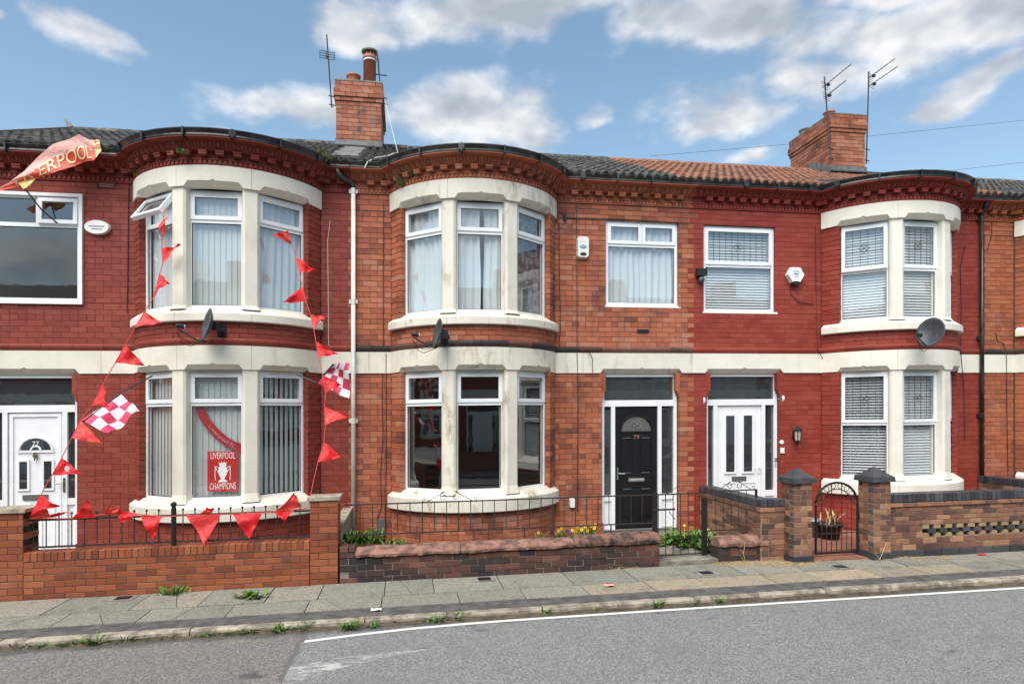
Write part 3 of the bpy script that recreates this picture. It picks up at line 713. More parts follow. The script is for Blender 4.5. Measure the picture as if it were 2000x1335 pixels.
    sweep(MB(), c, sm, [(.0, ZE+.004), (.022, ZE+.004), (.022, ZE+.02), (.012, ZE+.022), (.012, ZE+.078), (.034, ZE+.082), (.034, ZE+.098), (.004, ZE+.10), (.004, 6.075), (.085, 6.08), (.15, 6.19), (.26, 6.20), (.26, 6.215), (.0, 6.215)], False).build('cornice', M_b, root)
    def along(o, unit):
        out = []; hh = (R0+o)*math.sin(hang(o)); A = hang(o)
        n = int((c-hh-xl)/unit)
        for i in range(n): x = c-hh-(i+.5)*unit; out.append((x, -o, 0.))
        m = round(2*A*(R0+o)/unit)
        for i in range(m): a = -A+2*A*(i+.5)/m; out.append((c+(R0+o)*math.sin(a), YC-(R0+o)*math.cos(a), a))
        n = int((xr-c-hh)/unit)
        for i in range(n): x = c+hh+(i+.5)*unit; out.append((x, -o, 0.))
        return out
    mb = MB()
    for x, y, a in along(.012, .068):
        M = Matrix.Translation((x, y, 0)) @ Matrix.Rotation(a, 4, 'Z'); mb.obox(M, -.021, .021, -.02, .02, ZE+.024, ZE+.074)
    mb.build('dentil_course', M_b, root, kind='stuff')
    for x, y, a in along(.004, .215):
        M = Matrix.Translation((x, y, 0)) @ Matrix.Rotation(a, 4, 'Z'); mb = MB()
        mb.obox(M, -.054, .054, -.105, .02, 6.012, 6.04); mb.obox(M, -.056, .056, -.112, .02, 6.044, 6.074); mb.build('cornice_brick', M_b, root)
    mb = MB()
    for x, y, a in along(.11, .105):
        M = Matrix.Translation((x, y, 6.135)) @ Matrix.Rotation(a, 4, 'Z'); o0 = len(mb.v)
        rows_ = [[M @ Vector((.030*math.sin(PI*i/5)*math.cos(PI*j/5), -.030*math.sin(PI*i/5)*math.sin(PI*j/5)-.0+.035*-math.cos(PI*i/5)*-1*.6, .05*math.cos(PI*i/5))) for j in range(6)] for i in range(6)]
        rows_ = [[M @ Vector((.031*math.sin(PI*i/5)*math.cos(PI*j/5), -.036*math.sin(PI*i/5)*math.sin(PI*j/5)-.028*math.cos(PI*i/5), .05*math.cos(PI*i/5))) for j in range(6)] for i in range(6)]
        mb.grid(rows_)
        for q in (-1, 1): mb.obox(M @ Matrix.Translation((q*.046, -.008, 0)) @ Matrix.Rotation(.5, 4, 'X') @ Matrix.Rotation(q*.22, 4, 'Y'), -.006, .006, -.02, .02, -.05, .05)
    mb.build('egg_moulding', M_b, root, kind='stuff')
    # --- gutter
    gl, gr = gx; sm = samples(c, gl, gr, .3)
    gp = [(.17, 6.20), (.19, 6.195), (.215, 6.20), (.255, 6.205), (.27, 6.225), (.262, 6.25), (.285, 6.285), (.30, 6.30), (.30, 6.312), (.285, 6.312), (.245, 6.26), (.20, 6.24), (.175, 6.30), (.165, 6.30)]
    gut = sweep(MB(), c, sm, gp).build('gutter', M_g, root)
    mb = MB()
    for x, y, a in along(.17, .62):
        if not gl < x < gr: continue
        M = Matrix.Translation((x, y, 0)) @ Matrix.Rotation(a, 4, 'Z'); mb.obox(M, -.012, .012, -.125, 0, 6.190, 6.20); mb.obox(M, -.013, .013, -.137, -.10, 6.196, 6.318)
        mb.obox(M, -.045, .045, -.13, -.09, 6.225, 6.30) if random.random() < .2 else None
    if mb.v: mb.build('gutter_bracket', M_g, gut)
    # --- flat roof of the bow behind the gutter, running back into the slope
    mb = MB(); A = hang(.2); top = [(c+(R0+.2)*math.sin(a), YC-(R0+.2)*math.cos(a), 6.295) for a in [-A+2*A*i/30 for i in range(31)]]
    bk = [(c+1.75*(-1+2*i/30), .55, 6.74) for i in range(31)]
    mb.grid([[Vector(p) for p in top], [Vector(p) for p in bk]]); mb.build('bow_roof', M_deck, root)
    roof(root, roofx[0], roofx[1], M_t, M_rt)
    return root
BW = []
def bow_windows(root, c, lay_, covers_g, covers_u, tz, opens={}):
    """three lights on each floor; covers: left, centre, right"""
    for fl, z0, z1, cov in (('g', 1.005, 2.925, covers_g), ('u', 3.835, 5.575, covers_u)):
        for i, (a, b) in enumerate(((-W_S1, -W_S0), (-W_C, W_C), (W_S0, W_S1))):
            r = R0-.05; p = Vector((c+r*math.sin(a), YC-r*math.cos(a), z0)); q = Vector((c+r*math.sin(b), YC-r*math.cos(b), z0))
            w = (q-p).length; e = .015; ux = (q-p).normalized(); n = Vector((ux.y, -ux.x, 0))
            ins = .035 if i == 1 else .0
            p2 = p+ux*(-.02)-n*(.045+ins)
            window(root, p2, ux, w+.04, z1-z0, lay_, cov[i], tz, opens.get((fl, i), 0.))
XA, XB, XC_, XD = -6.78, -.87, 5.07, 11.12     # party lines
C1, C2, C3, C4 = -2.755, 1.16, 9.02, 13.2
h1 = house('terraced_house', 'dark red painted house with white door and red bunting on its bow window', XA, XB, C1, (-6.42, -4.98), (-6.42, -4.89, 4.02, 5.65), M_paint1, M_mort1, M_stone1, M_paint1, (XA, XB), M_tile, M_tile, (XA, XB-.02), M_black)
h2 = house('terraced_house', 'bare orange brick house with black front door and weathered stone bow window', XB, XC_, C2, (3.40, 4.84), (3.47, 4.82, 4.10, 5.62), M_brick, M_mort, M_stone2, M_dark, (XB, 4.68), M_tile, M_tile, (XB-.01, 4.56), M_blacko)
h3 = house('terraced_house', 'bright red painted house with terracotta roof and venetian blinds', XC_, XD, C3, (5.36, 6.81), (5.30, 6.70, 4.02, 5.60), M_paint3, M_mort3, M_stone3, M_paint3, (4.68, 11.3), M_tilet, M_tilet, (4.57, 11.5), M_black)
h4 = house('terraced_house', 'orange brick house beyond the black downpipe at the right edge', XD, 17.05, C4, None, None, M_brick4, M_mort, M_stone3, M_dark, (11.3, 17.05), M_tile, M_tile, (11.52, 17.05), M_blacko)
bow_windows(h1, C1, 'top', ('vert', 'vert', 'vertopen-'), ('net', 'vert', 'net'), .255, {('u', 0): .62})
bow_windows(h2, C2, 'top', (None, None, None), ('net', 'netgap', 'drape'), .27)
bow_windows(h3, C3, 'half', (('slatsopen', 'slatsopen'), 'slats', 'slats'), ('slats', 'slats', 'slats'), .49, {('u', 0): .035})
bow_windows(h4, C4, 'top', (None, None, None), ('net', 'net', 'net'), .27)
window(h1, (-6.42, .0, 4.03), (1, 0), 1.50, 1.62, 'h1', None, .28)
mb = MB(); ring(mb, axes((-6.46, .005, 3.99), (1, 0)), 0, 1.57, 0, 1.69, .05, -.02, .045); mb.build('window_surround', M_upvc, h1)
window(h2, (3.475, .05, 4.125), (1, 0), 1.34, 1.49, 'two', 'net', .28, sill=True)
window(h3, (5.305, .05, 4.045), (1, 0), 1.39, 1.55, 'half', 'slats', .46, sill=True)
def add_house_left():
    r = empty('terraced_house', (-8.5, 0, 0), 'neighbouring house whose grey roof shows beyond the ridge end at far left', 'house', 'terraced houses in the row')
    mb = MB(); mb.box(-12.6, XA-.02, .0, 7.4, 0, 6.2); mb.build('wall', M_brick4, r); roof(r, -12.6, XA-.02, M_tile0, M_tile0, drop=.20)
add_house_left()

# ------------------------------------------------------------------ doors
def door_frame(root, x0, x1, side_l, side_r, zt=2.93, ztr=2.40, ztop_glass=True, y=.10, cut=.62):
    """white frame with fanlight and a sidelight on each side; returns the matrix and leaf opening"""
    w = x1-x0; M = axes((x0, y, ZG), (1, 0)); mb = MB(); H = zt-ZG; tr = ztr-ZG; b = .06
    ring(mb, M, 0, w, 0, H, b, -.09, 0)
    mb.obox(M, b, w-b, -.09, .004, tr-.055, tr+.055)
    xa, xb = side_l, w-side_r
    mb.obox(M, xa-.07, xa, -.09, .003, b, tr-.055); mb.obox(M, xb, xb+.07, -.09, .003, b, tr-.055)
    for p, q in ((b, xa-.07), (xb+.07, w-b)):
        if q-p < .03: continue
        mb.obox(M, p, q, -.08, -.003, cut-.05, cut+.05); mb.obox(M, p, q, -.07, -.03, b, cut-.05)
        ring(mb, M, p+.01, q-.01, b+.02, cut-.07, .012, -.03, -.022)
    mb.obox(M, 0, w, -.09, .03, -.03, .0)
    fr = mb.build('door_frame', M_upvc, root)
    pane(fr, M, b, w-b, tr+.055, H-b, -.05, M_glassd)
    for p, q in ((b, xa-.07), (xb+.07, w-b)):
        if q-p > .03: pane(fr, M, p, q, cut+.05, tr-.055, -.05, M_glassd)
    return M, xa, xb, b, tr-.055, fr
def arch_poly(cx, cz, rx, rz, n=12): return [(cx+rx*math.cos(PI*i/n), cz+rz*math.sin(PI*i/n)) for i in range(n+1)]
def plate(mb, M, poly, y0, y1):
    n = len(poly); mb.add([M @ Vector((x, y0, z)) for x, z in poly]+[M @ Vector((x, y1, z)) for x, z in poly],
        [tuple(range(n)), tuple(range(n, 2*n))[::-1]]+[(i, i+n, (i+1) % n+n, (i+1) % n) for i in range(n)])
def arc_bead(mb, M, pts, r): mb.tube([M @ Vector(p) for p in pts], r, 5)
def door_black():
    M, xa, xb, z0, z1, fr = door_frame(h2, 3.41, 4.83, .26, .36)
    w = xb-xa; cx = (xa+xb)/2
    mb = MB(); mb.obox(M, xa+.005, xb-.005, -.075, -.03, z0+.02, z1-.005)
    # raised panels of the moulded leaf
    for s_ in (-1, 1):
        for p, q in ((.22, .62), (1.02, 1.62)):
            a, b = sorted((cx+s_*.05, cx+s_*.30)); mb.obox(M, a+.03, b-.03, -.03, -.022, z0+p+.03, z0+q-.03)
            ring(mb, M, a, b, z0+p, z0+q, .022, -.03, -.016)
    for i in range(4): mb.obox(M, cx-.25+i*.165, cx-.247+i*.165, -.031, -.028, z0+1.05, z0+1.6)
    arc_bead(mb, M, [(x, -.026, z) for x, z in arch_poly(cx, z0+1.73, .30, .285, 18)]+[(cx-.30, -.026, z0+1.73), (cx+.30, -.026, z0+1.73)], .018)
    dr = mb.build('door', M_doork, h2, label='black panelled front door with arched light and number')
    gl = MB(); plate(gl, M, arch_poly(cx, z0+1.745, .275, .255, 18), -.024, -.029); gl.build('door_glass', glass_arch, dr)
    gl = MB()
    for dx, dz in ((0, .12), (.06, .09), (-.06, .09), (0, .06)):
        gl.tube([M @ Vector((cx+dx+.035*math.cos(t), -.02, z0+1.76+dz+.035*math.sin(t))) for t in [i*PI/2 for i in range(5)]], .004, 4)
    gl.tube([M @ Vector((cx, -.02, z0+1.75)), M @ Vector((cx, -.02, z0+1.82))], .004, 4); gl.build('glass_leading', M_alu, dr)
    tb = MB(); put_text(tb, '79', .115, lambda x, z: M @ Vector((cx+x-.0, -.012, z0+1.63+z))); tb.build('door_number', M_num, dr)
    hd = MB()
    for dz in (0.60, .71, 1.0, 1.62):
        for s_ in (-1, 1): hd.obox(M, cx+s_*.17-.075, cx+s_*.17+.075, -.018, -.011, z0+dz-.008, z0+dz+.008)
    hd.build('painted_bead_sheen', M_sheen, dr)  # grey strips paint a highlight along the black panel mouldings
    lb = MB(); lb.obox(M, cx-.15, cx+.15, -.025, -.008, z0+.84, z0+.91); lb.tube([M @ Vector((cx-.13, -.005, z0+.875)), M @ Vector((cx+.13, -.005, z0+.875))], .012, 6); lb.build('letterbox', M_chrome, dr)
    hb = MB(); hb.obox(M, xa+.035, xa+.065, -.03, -.012, z0+.88, z0+1.10); hb.tube([M @ Vector((xa+.05, 0.0, z0+1.0)), M @ Vector((xa+.05, .03, z0+1.0)), M @ Vector((xa+.17, .03, z0+.99))], .012, 6); hb.build('handle', M_chrome, dr)
def door_number_77():
    M, xa, xb, z0, z1, fr = door_frame(h1, -6.41, -4.99, .42, .24, ztr=2.40, cut=.86)
    w = xb-xa; cx = (xa+xb)/2
    mb = MB(); mb.obox(M, xa+.005, xb-.005, -.075, -.03, z0+.02, z1-.005)
    ring(mb, M, xa+.02, xb-.02, z0+.04, z1-.02, .05, -.03, -.012)
    arc_bead(mb, M, [(x, -.024, z) for x, z in arch_poly(cx, z0+1.60, .235, .20, 16)], .02)
    mb.obox(M, cx-.255, cx+.255, -.03, -.012, z0+1.565, z0+1.60); arc_bead(mb, M, [(x, -.022, z) for x, z in arch_poly(cx, z0+1.59, .07, .075, 10)], .018)
    for s_ in (-1, 1):
        ring(mb, M, cx+s_*.17-.085, cx+s_*.17+.085, z0+.98, z0+1.46, .03, -.03, -.010)
        ring(mb, M, cx+s_*.17-.10, cx+s_*.17+.10, z0+.10, z0+.78, .018, -.03, -.016)
    dr = mb.build('door', M_upvc, h1, label='white panelled front door with arched light and small windows')
    gl = MB(); plate(gl, M, arch_poly(cx, z0+1.605, .205, .17, 16), -.019, -.028)
    for s_ in (-1, 1): gl.obox(M, cx+s_*.17-.055, cx+s_*.17+.055, -.03, -.02, z0+1.01, z0+1.43)
    gl.build('door_glass', M_glassd, dr)
    tb = MB(); put_text(tb, '77', .10, lambda x, z: M @ Vector((cx+x, -.012, z0+1.70+z))); tb.build('door_number', M_white, dr)
    kb = MB(); kb.lathe(M @ Vector((cx, -.012, z0+1.52)), [(.03, 0), (.035, .02), (.018, .035)], 10, Matrix.Rotation(PI/2, 4, 'X')); kb.tube([M @ Vector((cx, .01, z0+1.57)), M @ Vector((cx, .012, z0+1.44))], .02, 6, r1=.008); kb.build('door_knocker', M_brass, dr)
    lb = MB(); lb.obox(M, cx-.18, cx+.17, -.03, -.010, z0+.84, z0+.92); lb.build('letterbox', M_alu, dr)
    hb = MB(); hb.obox(M, xb+.015, xb+.045, .002, .016, z0+.95, z0+1.17); hb.tube([M @ Vector((xb+.03, .01, z0+1.09)), M @ Vector((xb+.03, .045, z0+1.09)), M @ Vector((xb-.07, .045, z0+1.085))], .011, 6); hb.build('handle', M_brass, dr)
def door_number_81():
    M, xa, xb, z0, z1, fr = door_frame(h3, 5.37, 6.80, .24, .31)
    cx = (xa+xb)/2
    mb = MB(); mb.obox(M, xa+.005, xb-.005, -.075, -.03, z0+.02, z1-.005)
    for s_ in (-1, 1): ring(mb, M, cx+s_*.175-.12, cx+s_*.175+.12, z0+.93, z0+2.03, .035, -.03, -.010)
    for s_ in (-1, 1): mb.obox(M, cx+s_*.2-.12, cx+s_*.2+.12, -.03, -.02, z0+.75, z0+.77)
    for i in range(5): mb.obox(M, cx-.24+i*.12, cx-.236+i*.12, -.03, -.026, z0+.1, z0+.72)
    dr = mb.build('door', M_upvc, h3, label='white front door with two tall glass panels')
    gl = MB()
    for s_ in (-1, 1): gl.obox(M, cx+s_*.175-.085, cx+s_*.175+.085, -.03, -.02, z0+.965, z0+1.995)
    gl.build('door_glass', M_glassd, dr)
    lb = MB(); lb.obox(M, cx-.14, cx+.14, -.03, -.012, z0+.80, z0+.88); lb.build('letterbox', M_alu, dr)
    hb = MB(); hb.obox(M, xb-.06, xb-.03, -.03, -.012, z0+.92, z0+1.08); hb.tube([M @ Vector((xb-.045, -.01, z0+1.03)), M @ Vector((xb-.045, .03, z0+1.03)), M @ Vector((xb-.14, .03, z0+1.03))], .010, 6); hb.build('handle', M_white, dr)
    tb = MB(); put_text(tb, '8', .12, lambda x, z: M @ Vector((1.40+x, .006, z0+1.16+z))); put_text(tb, '1', .12, lambda x, z: M @ Vector((1.40+x, .006, z0+1.06+z))); tb.build('door_number', M_blk, fr)
glass_arch = glass_mat('leaded_arch_glass', (.4, .4, .4), 1.5, .10, dark=(.12, .12, .115))
M_num = mat('copper_number', (.45, .25, .16), .4, metal=.5)
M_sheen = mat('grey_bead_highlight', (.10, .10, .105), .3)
door_black(); door_number_77(); door_number_81()
# moulded brick corbels at the heads of the door openings and plinth blocks at their feet
def corbels(root, x, s_, mt):
    mb = MB()
    for z, o in ((2.50, .02), (2.555, .045), (2.61, .07)):
        a, b = sorted((x, x+s_*o)); mb.box(a, b, -.002, .095, z, z+.052)
    a, b = sorted((x, x+s_*.07)); mb.box(a, b, .001, .095, 2.663, 2.93); mb.build('corbel', mt, root)
    mb = MB(); a, b = sorted((x-s_*.10, x+s_*.02)); mb.box(a, b, -.035, .09, ZG, ZG+.16); mb.box(a+.01, b-.01, -.02, .09, ZG+.162, ZG+.22); mb.build('plinth_block', mt, root)
corbels(h1, -4.98, -1, M_paint1); corbels(h2, 3.40, 1, M_brick); corbels(h2, 4.84, -1, M_brick); corbels(h3, 5.36, 1, M_paint3); corbels(h3, 6.81, -1, M_paint3)
mb = MB(); mb.box(3.36, 4.88, -.22, .10, 0.02, ZG-.004); mb.build('doorstep', M_conc, h2)

# ------------------------------------------------------------------ chimneys and what stands on the roofs
def chimney(root, x0, x1, y0, y1, zb, zt, house_):
    it = []; n = round((zt-.42-zb)/.088); core = MB(); core.box(x0+.008, x1-.008, y0+.008, y1-.008, zb-1.0, zt-.02); st = core.build('chimney_stack', M_mort, house_)
    def course(e, za, zb_, k):
        X0, X1, Y0, Y1 = x0-e, x1+e, y0-e, y1+e; off = 0 if k % 2 else .118
        br = row_breaks(X0, X1, X0+off, .237)
        for p, q in zip(br, br[1:]): it.append((((p+q)/2, Y0, (za+zb_)/2), 0., q-p-.006, zb_-za-.007, .10))
        br = row_breaks(Y0, Y1, Y0+.118-off+.1, .237)
        for p, q in zip(br, br[1:]):
            it.append(((X0, (p+q)/2, (za+zb_)/2), -PI/2, q-p-.006, zb_-za-.007, .10)); it.append(((X1, (p+q)/2, (za+zb_)/2), PI/2, q-p-.006, zb_-za-.007, .10))
    z = zb
    for k in range(n): course(0, z, z+.088, k); z += .088
    for k, e in enumerate((.025, .05, .05, .025, .025)): course(e, z, z+.083, k); z += .083
    lay(house_, it, M_chim, 300, 'chimney_brick', 'chimney_brickwork')
    mb = MB(); mb.box(x0-.03, x1+.03, y0-.03, y1+.03, z, z+.03); mb.build('chimney_cap', M_cement, house_)
    mb = MB(); mb.box(x0-.02, x1+.02, y0-.03, y0+.02, zb-.14, zb+.06)
    mb.obox(Matrix.Translation(((x0+x1)/2, y0-.16, zb-.125)) @ Matrix.Rotation(PITCH, 4, 'X'), -(x1-x0)/2-.1, (x1-x0)/2+.03, -.0, .16, -.0, .03)
    for i in range(5): mb.box(x0-.022, x0+.01, y0+i*.17, y0+i*.17+.16, zb-.1+i*.085, zb+.09+i*.085)
    mb.build('flashing', M_lead, house_)
    return z+.03
zt = chimney(None, -1.43, -.50, 3.0, 4.55, 7.95, 9.27, h2)
def pot(house_, x, y, z, r, h, mt, name='chimney_pot'):
    mb = MB(); mb.lathe((x, y, z), [(r*1.15, 0), (r*1.1, .04), (r*.95, h*.3), (r, h*.85), (r*1.18, h*.88), (r*1.18, h), (r*.85, h), (r*.8, h*.6)], 18); mb.build(name, mt, house_, True)
pot(h2, -1.10, 3.35, zt, .13, .27, M_pot)
mb = MB(); mb.lathe((-.76, 3.35, zt), [(.135, 0), (.135, .64), (.15, .64), (.15, .68), (.135, .68), (.135, .72), (.06, .72)], 18); fl = mb.build('flue_pipe', M_flue, h2, True)
mb = MB(); mb.lathe((-.76, 3.35, zt+.60), [(.139, 0), (.139, .035)], 18); mb.build('flue_band', M_white, fl)
mb = MB()
for i in range(9): a = i*2*PI/9; mb.box(-.76+.115*math.cos(a)-.01, -.76+.115*math.cos(a)+.01, 3.35+.115*math.sin(a)-.01, 3.35+.115*math.sin(a)+.01, zt+.70, zt+.80)
mb.lathe((-.76, 3.35, zt+.79), [(.17, 0), (.175, .03), (.10, .07), (.02, .085)], 18); mb.build('flue_cowl', M_brass, fl)
zt3 = chimney(None, 10.02, 10.92, 3.0, 4.65, 8.0, 9.33, h3)
pot(h3, 10.32, 3.5, zt3, .12, .26, M_pot); pot(h3, 10.3, 4.4, zt3, .15, .22, M_cement)
def antenna(base_px, top_px, Y, label, booms=(), grid_=None, hgt=None, cross=None):
    a, b = U(*base_px, Y), U(*top_px, Y); r = empty('tv_antenna', a, label, 'antenna', 'television antennas on the chimneys')
    mb = MB(); mb.tube([a, b], .016, 6); mb.build('mast', M_ant, r)
    br = MB()
    for t in (.04, .16): q = a.lerp(b, t); br.tube([q+Vector((-.05, 0, 0)), q+Vector((.12, .05, 0))], .012, 5)
    br.build('bracket', M_ant, r)
    for p, q in booms:
        p, q = U(*p, Y), U(*q, Y-.5); mb = MB(); mb.tube([p, q], .009, 5); dv = (q-p); n = 9
        for i in range(n):
            c_ = p+dv*(.12+.86*i/(n-1)); s_ = Vector((.35, .94, 0))*(.075-.02*i/n); mb.tube([c_-s_, c_+s_], .005, 4)
        mb.build('boom', M_ant, r)
        rf = MB(); c_ = p+dv*.06
        for dz in (-.07, -.025, .025, .07): rf.tube([c_+Vector((-.12, -.05, dz)), c_+Vector((.12, .05, dz))], .006, 4)
        rf.box(c_.x+.06, c_.x+.12, c_.y-.03, c_.y+.03, c_.z-.0, c_.z+.05); rf.build('reflector', M_ant, r)
    if grid_:
        c_ = U(*grid_, Y); rf = MB()
        for dz in (-.075, -.025, .025, .075): rf.tube([c_+Vector((-.15, 0, dz+.02)), c_+Vector((.15, 0, dz-.02))], .007, 4)
        for dx in (-.15, .15): rf.tube([c_+Vector((dx, 0, -.09)), c_+Vector((dx, 0, .09))], .006, 4)
        rf.box(c_.x-.03, c_.x+.03, c_.y-.04, c_.y+.02, c_.z-.05, c_.z+.05); rf.build('reflector', M_ant, r)
    if cross:
        c_ = U(*cross, Y); rf = MB(); rf.tube([c_+Vector((-.13, 0, 0)), c_+Vector((.15, 0, -.01))], .014, 5)
        for i in range(6): q = c_+Vector((-.02, 0, .05+i*.055)); rf.tube([q+Vector((-.02, -.05, 0)), q+Vector((.02, .05, 0))], .006, 4)
        rf.build('dipole', M_ant, r)
antenna((648, 210), (638, 68), 3.25, 'tall thin antenna on the left side of the near chimney', grid_=(639, 108))
antenna((746, 205), (737, 108), 3.3, 'short antenna leaning at the right edge of the near chimney', cross=(742, 146))
antenna((1623, 315), (1610, 150), 2.95, 'antenna with two booms at the left corner of the far chimney', booms=(((1608, 170), (1663, 125)), ((1611, 190), (1653, 157))))
antenna((1692, 320), (1697, 140), 3.1, 'antenna with two long booms to the right of the far chimney', booms=(((1697, 152), (1748, 115)), ((1698, 168), (1753, 130))))
# mortar line and finial at the left ridge end
zr = 6.285+4.46*math.sin(PITCH)+.06; mb = MB(); mb.tube([(XA+.0, 3.66, zr-.03), (XA-.04, 3.66, zr+.06), (XA-.10, 3.66, zr+.14)], .07, 6, r1=.02); mb.box(XA-.035, XA-.005, -.28, 3.7, 6.1, 6.2)
for i in range(14): s_ = i*.32; mb.obox(Matrix.Translation((XA-.01, -.28+s_*math.cos(PITCH), 6.285+s_*math.sin(PITCH)+.02)) @ Matrix.Rotation(PITCH, 4, 'X'), -.035, .035, 0, .315, -.2, .075)
mb.build('verge_mortar', M_cement, h1)
# lead and cement valley below the near chimney
mb = MB(); dy, dz = math.cos(PITCH), math.sin(PITCH)
for i in range(10):
    s_ = .35+i*.27; x = -.99+.02*math.sin(i*2); mb.obox(Matrix.Translation((x, -.3+s_*dy, 6.285+s_*dz+.068)) @ Matrix.Rotation(PITCH-.02, 4, 'X'), -.20+.03*math.sin(i*1.7), .20+.025*math.cos(i*2.3), -.0, .30, -.03, .012)
mb.build('valley_mortar', M_cement, h2)

# ------------------------------------------------------------------ ground
mb = MB(); mb.add([(-150, -160, -.30), (170, -160, -.30), (170, 150, -.30), (-150, 150, -.30)], [(0,1,2,3)]); mb.build('ground', M_conc, kind='structure')
mb = MB(); mb.add([(-60, -13.6, -.08), (60, -13.6, -.08), (60, -3.56, -.08), (-60, -3.56, -.08)], [(0,1,2,3)]); mb.build('road', M_road, kind='structure')
pv = MB(); pv.box(-60, 60, -3.50, -2.0, -.29, -.03); pvo = pv.build('pavement', M_soil, kind='structure')
mb = MB(); mb.box(-60, 60, -3.498, -3.215, -.028, -.004); mb.build('footway_strip', M_strip, pvo)
mb = MB(); mb.box(-60, 60, -15.4, -13.6, -.29, 0.); mb.build('far_pavement', M_strip, kind='structure')
def slab(x0, x1, y0, y1, tint, skew=0., crack=None):
    gp = .006; polys = [[(x0+gp, y0+gp), (x1-gp+skew, y0+gp), (x1-gp, y1-gp), (x0+gp, y1-gp)]]
    if crack is not None:
        a, b = crack; polys = [[(x0+gp, y0+gp), (x0+(x1-x0)*a-.004, y0+gp), (x0+(x1-x0)*b-.004, y1-gp), (x0+gp, y1-gp)],
                               [(x0+(x1-x0)*a+.004, y0+gp), (x1-gp, y0+gp), (x1-gp, y1-gp), (x0+(x1-x0)*b+.004, y1-gp)]]
    for p in polys:
        e = random.uniform(-.004, .004); mb = MB(); mb.prism(p, -.04, e)
        o = mb.build('paving_slab', M_slab, pvo); o.color = (*tint, 1)
G_, B_ = (1, 1, 1), (1.28, 1.13, .98)
Y1, Y2, Y3 = -2.0, -2.73, -3.21
cr = {2: (.35, .62), 5: (.7, .4), 7: (.3, .75), 9: (.55, .3)}
x = -7.6; k = 0
while x < 14:
    L = random.choice((.62, .75, .88, .93, .80)); buff = x > 4.3 and random.random() < .35
    slab(x, x+L, Y2, Y1-.02, B_ if buff else G_, crack=cr.get(k)); x += L; k += 1
x = -7.9; k = 0
while x < 14:
    L = random.choice((.66, .80, .92, .86, .74)); buff = (2.0 < x < 6.2) or (x > 6.2 and random.random() < .4) or random.random() < .12
    slab(x, x+L, Y3, Y2, B_ if buff else G_, crack={3: (.2, .8), 5: (.62, .35), 6: (.4, .5), 8: (.5, .2)}.get(k)); x += L; k += 1
kb = bpy.data.objects.new('kerb', None); sc.collection.objects.link(kb); kb.location = sh((0, -3.53, 0)); ROOT['kerb'] = sh((0, -3.53, 0)); kb['kind'] = 'structure'
x = -8.
while x < 14:
    L = random.choice((.9, .9, .72, 1.1, .9)); mb = MB(); e = random.uniform(-.008, .006); y = -3.60+random.uniform(-.008, .008); n = 8
    rows = []
    for i in range(n+1):
        xx = x+.005+(L-.01)*i/n; w = .006*noise.noise(Vector((xx*7, 3, 1))); ch = .022+.012*noise.noise(Vector((xx*9, 1, 5)))
        rows.append([Vector((xx, -3.502, e)), Vector((xx, y+ch+w, e+w*.5)), Vector((xx, y+w, e-ch)), Vector((xx, y-.006+w, -.20)), Vector((xx, -3.502, -.20))])
    o0 = len(mb.v); mb.grid(rows, True); mb.f += [tuple(o0+i for i in range(5)), tuple(o0+n*5+i for i in range(5))[::-1]]
    mb.build('kerb_stone', M_kerb, kb); x += L
mb = MB(); rows = []; x = -8.
while x < 14:
    w = .05+.05*noise.noise(Vector((x*1.3, 2, 0)))+.03*noise.noise(Vector((x*6, 1, 0))); h = .03+.022*noise.noise(Vector((x*2.1, 7, 0))); w = max(.012, w)
    rows.append([Vector((x, -3.604-w, -.079)), Vector((x, -3.604-w*.45, -.079+h*.55)), Vector((x, -3.59, -.079+max(.008, h)))]); x += .06
mb.grid(rows); mb.build('gutter_silt', M_soil, label='dark silt along the foot of the kerb', kind='stuff')
# road paint
mb = MB(); pts = [(-1.02, -3.985), (-.5, -3.88), (.05, -3.80), (.7, -3.755), (1.2, -3.74), (3, -3.735), (7.8, -3.78), (14, -3.82)]
rows = [[Vector((x, y+.035, -.0755)), Vector((x, y-.035, -.0755))] for x, y in pts]; mb.grid(rows); mb.build('road_line', M_line, kind='structure')
mb = MB(); g1 = [Vector((*q, -.0760)) for q in ((-1.05, -4.66), (-.6, -4.50), (-.1, -4.44), (.27, -4.43))]; g2 = [Vector((*q, -.0760)) for q in ((-1.05, -5.1), (-.6, -4.78), (-.1, -4.56), (.27, -4.46))]
mb.grid([g1, g2]); mb.build('worn_road_marking', M_linew, kind='structure')
# front gardens
mb = MB(); mb.box(-9, XB, -1.80, .0, -.25, ZG-.03); mb.build('front_garden', M_conc, kind='structure')
mb = MB(); mb.box(XB+.004, 3.3, -1.80, .0, -.25, ZG-.035); mb.build('front_garden', M_soil, kind='structure')
mb = MB(); mb.box(3.304, 5.20, -1.99, .0, -.25, ZG-.04); mb.build('garden_path', M_conc, kind='structure')
mb = MB(); mb.box(5.42, 17, -1.80, .0, -.25, ZG-.04); mb.box(5.92, 6.85, -2.2, -1.80, -.2, .012); mb.build('front_garden', M_quarry, kind='structure')

